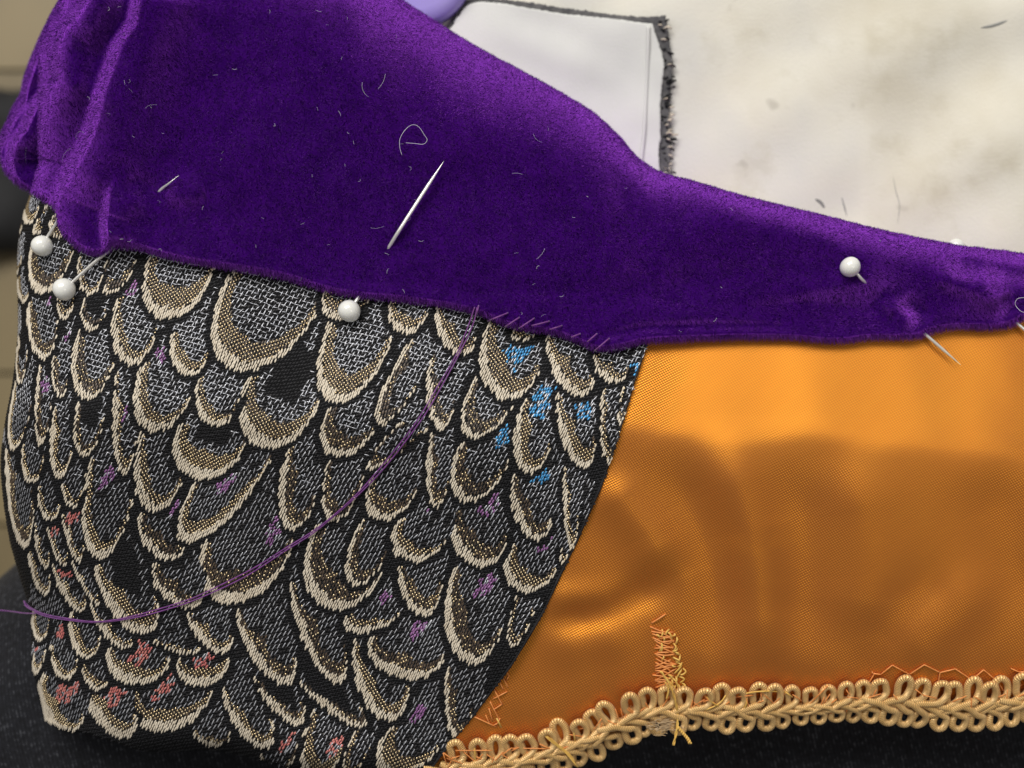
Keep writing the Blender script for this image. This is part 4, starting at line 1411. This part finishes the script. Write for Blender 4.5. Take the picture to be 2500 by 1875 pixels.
def bz(x, y, h): return (x, y, float(broc_z(x, y)) + h * MM)
def sz(x, y, h): return (x, y, float(satin_z(x, y)) + h * MM)
def vz(x, y, h): return (x, y, float(on_velvet(x, y)[0]) + h * MM)


pin((103, 600), 2.15 * MM, [bz(118, 575, 1.0), bz(140, 540, 0.7), bz(165, 490, 0.9), bz(200, 430, 0.6)], 'white pearl-headed pin nearest the left edge, its shaft hidden by velvet', float(broc_z(103, 600)) + 1.9 * MM)
pin((157, 706), 2.25 * MM, [bz(182, 684, 1.6), bz(225, 645, 1.3), bz(272, 604, 0.9), bz(330, 530, 0.8), vz(388, 468, -0.3), vz(412, 448, 0.9), vz(437, 428, 1.3)], 'white pearl-headed pin with bare shaft crossing brocade at the left pleats', float(broc_z(157, 706)) + 2.0 * MM)
pin((853, 759), 2.2 * MM, [bz(866, 740, 1.7), bz(886, 709, 1.3), bz(915, 655, 1.2), vz(948, 606, -0.3), vz(975, 562, 1.2), vz(1030, 476, 1.7), vz(1084, 393, 1.8)], 'white pearl-headed pin on brocade whose long point lies across dark velvet', float(broc_z(853, 759)) + 2.0 * MM, 0.37)
pin((2076, 652), 2.0 * MM, [vz(2092, 668, 1.0), vz(2106, 684, 0.2), vz(2135, 710, -1.2), sz(2190, 760, 1.2), sz(2240, 800, 1.7), sz(2290, 843, 1.6), sz(2346, 891, 1.5)], 'white pearl-headed pin standing in velvet, point emerging over the orange satin', float(on_velvet(2076, 652)[0]) + 1.75 * MM)
pin((2334, 603), 1.7 * MM, [vz(2350, 625, -2.3), vz(2390, 680, -2.3), sz(2440, 740, 1.2), sz(2476, 782, 1.7), sz(2510, 812, 1.6), sz(2560, 850, 1.3)], 'white pearl-headed pin half hidden behind the upper velvet edge at right', float(on_velvet(2334, 598)[0]) - 1.0 * MM)

# one conspicuous looped lint fibre, one at the right margin, and scattered lint
K1 = lambda p: zoomB(p, 800, 0, fz)
for q, lab in ((K1([(445, 930), (432, 880), (435, 830), (465, 780), (505, 750), (545, 760), (580, 810), (597, 840), (575, 865), (530, 862), (470, 857)]), 'pale looped lint fibre on the velvet above the long pin'),
               (zoomB([(2212, 600), (2160, 610), (2138, 650), (2160, 690), (2200, 720), (2260, 720)], 1850, 550, 3.403), 'curled pale lint fibre at the right edge of the velvet')):
    sp = smooth(q, 60)
    z = on_velvet(sp[:, 0], sp[:, 1]) + 1.0 * MM
    p = P(sp[:, 0], sp[:, 1], z)
    v, f, u = tube_data(p - p[0], 0.040 * MM, 6)
    o = mesh_obj('lint_fibre', v, f, M_lint)
    o.location = p[0]
    tag(o, lab, 'lint')
paths = []
vpoly = np.vstack([vb[::8], vt[::-8]])
cnt = 0
while cnt < 75:
    x, y = rng.uniform(20, 2500), rng.uniform(0, 820)
    if not in_poly(np.array([x]), np.array([y]), vpoly)[0]: continue
    if rng.random() > 0.35 + 0.65 * (x < 1400): continue
    L = rng.uniform(5, 15) if rng.random() < 0.88 else rng.uniform(18, 45)
    a0 = rng.uniform(0, 6.28); cv = rng.normal(0, 1.3)
    q = [np.array([x, y])]
    for s in range(6):
        a0 += cv / 5
        q.append(q[-1] + L / 6 * np.array([math.cos(a0), math.sin(a0)]))
    q = np.array(q)
    if not in_poly(q[:, 0], q[:, 1], vpoly).all(): continue
    z = on_velvet(q[:, 0], q[:, 1]) + rng.uniform(0.4, 0.65) * MM
    paths.append(P(q[:, 0], q[:, 1], z)); cnt += 1
o = tubes_obj('lint', paths, [rng.uniform(0.008, 0.026) * MM for _ in paths], M_lint, None, 4)
tag(o, 'scattered pale lint fibres caught on the purple velvet', 'lint', kind='stuff')
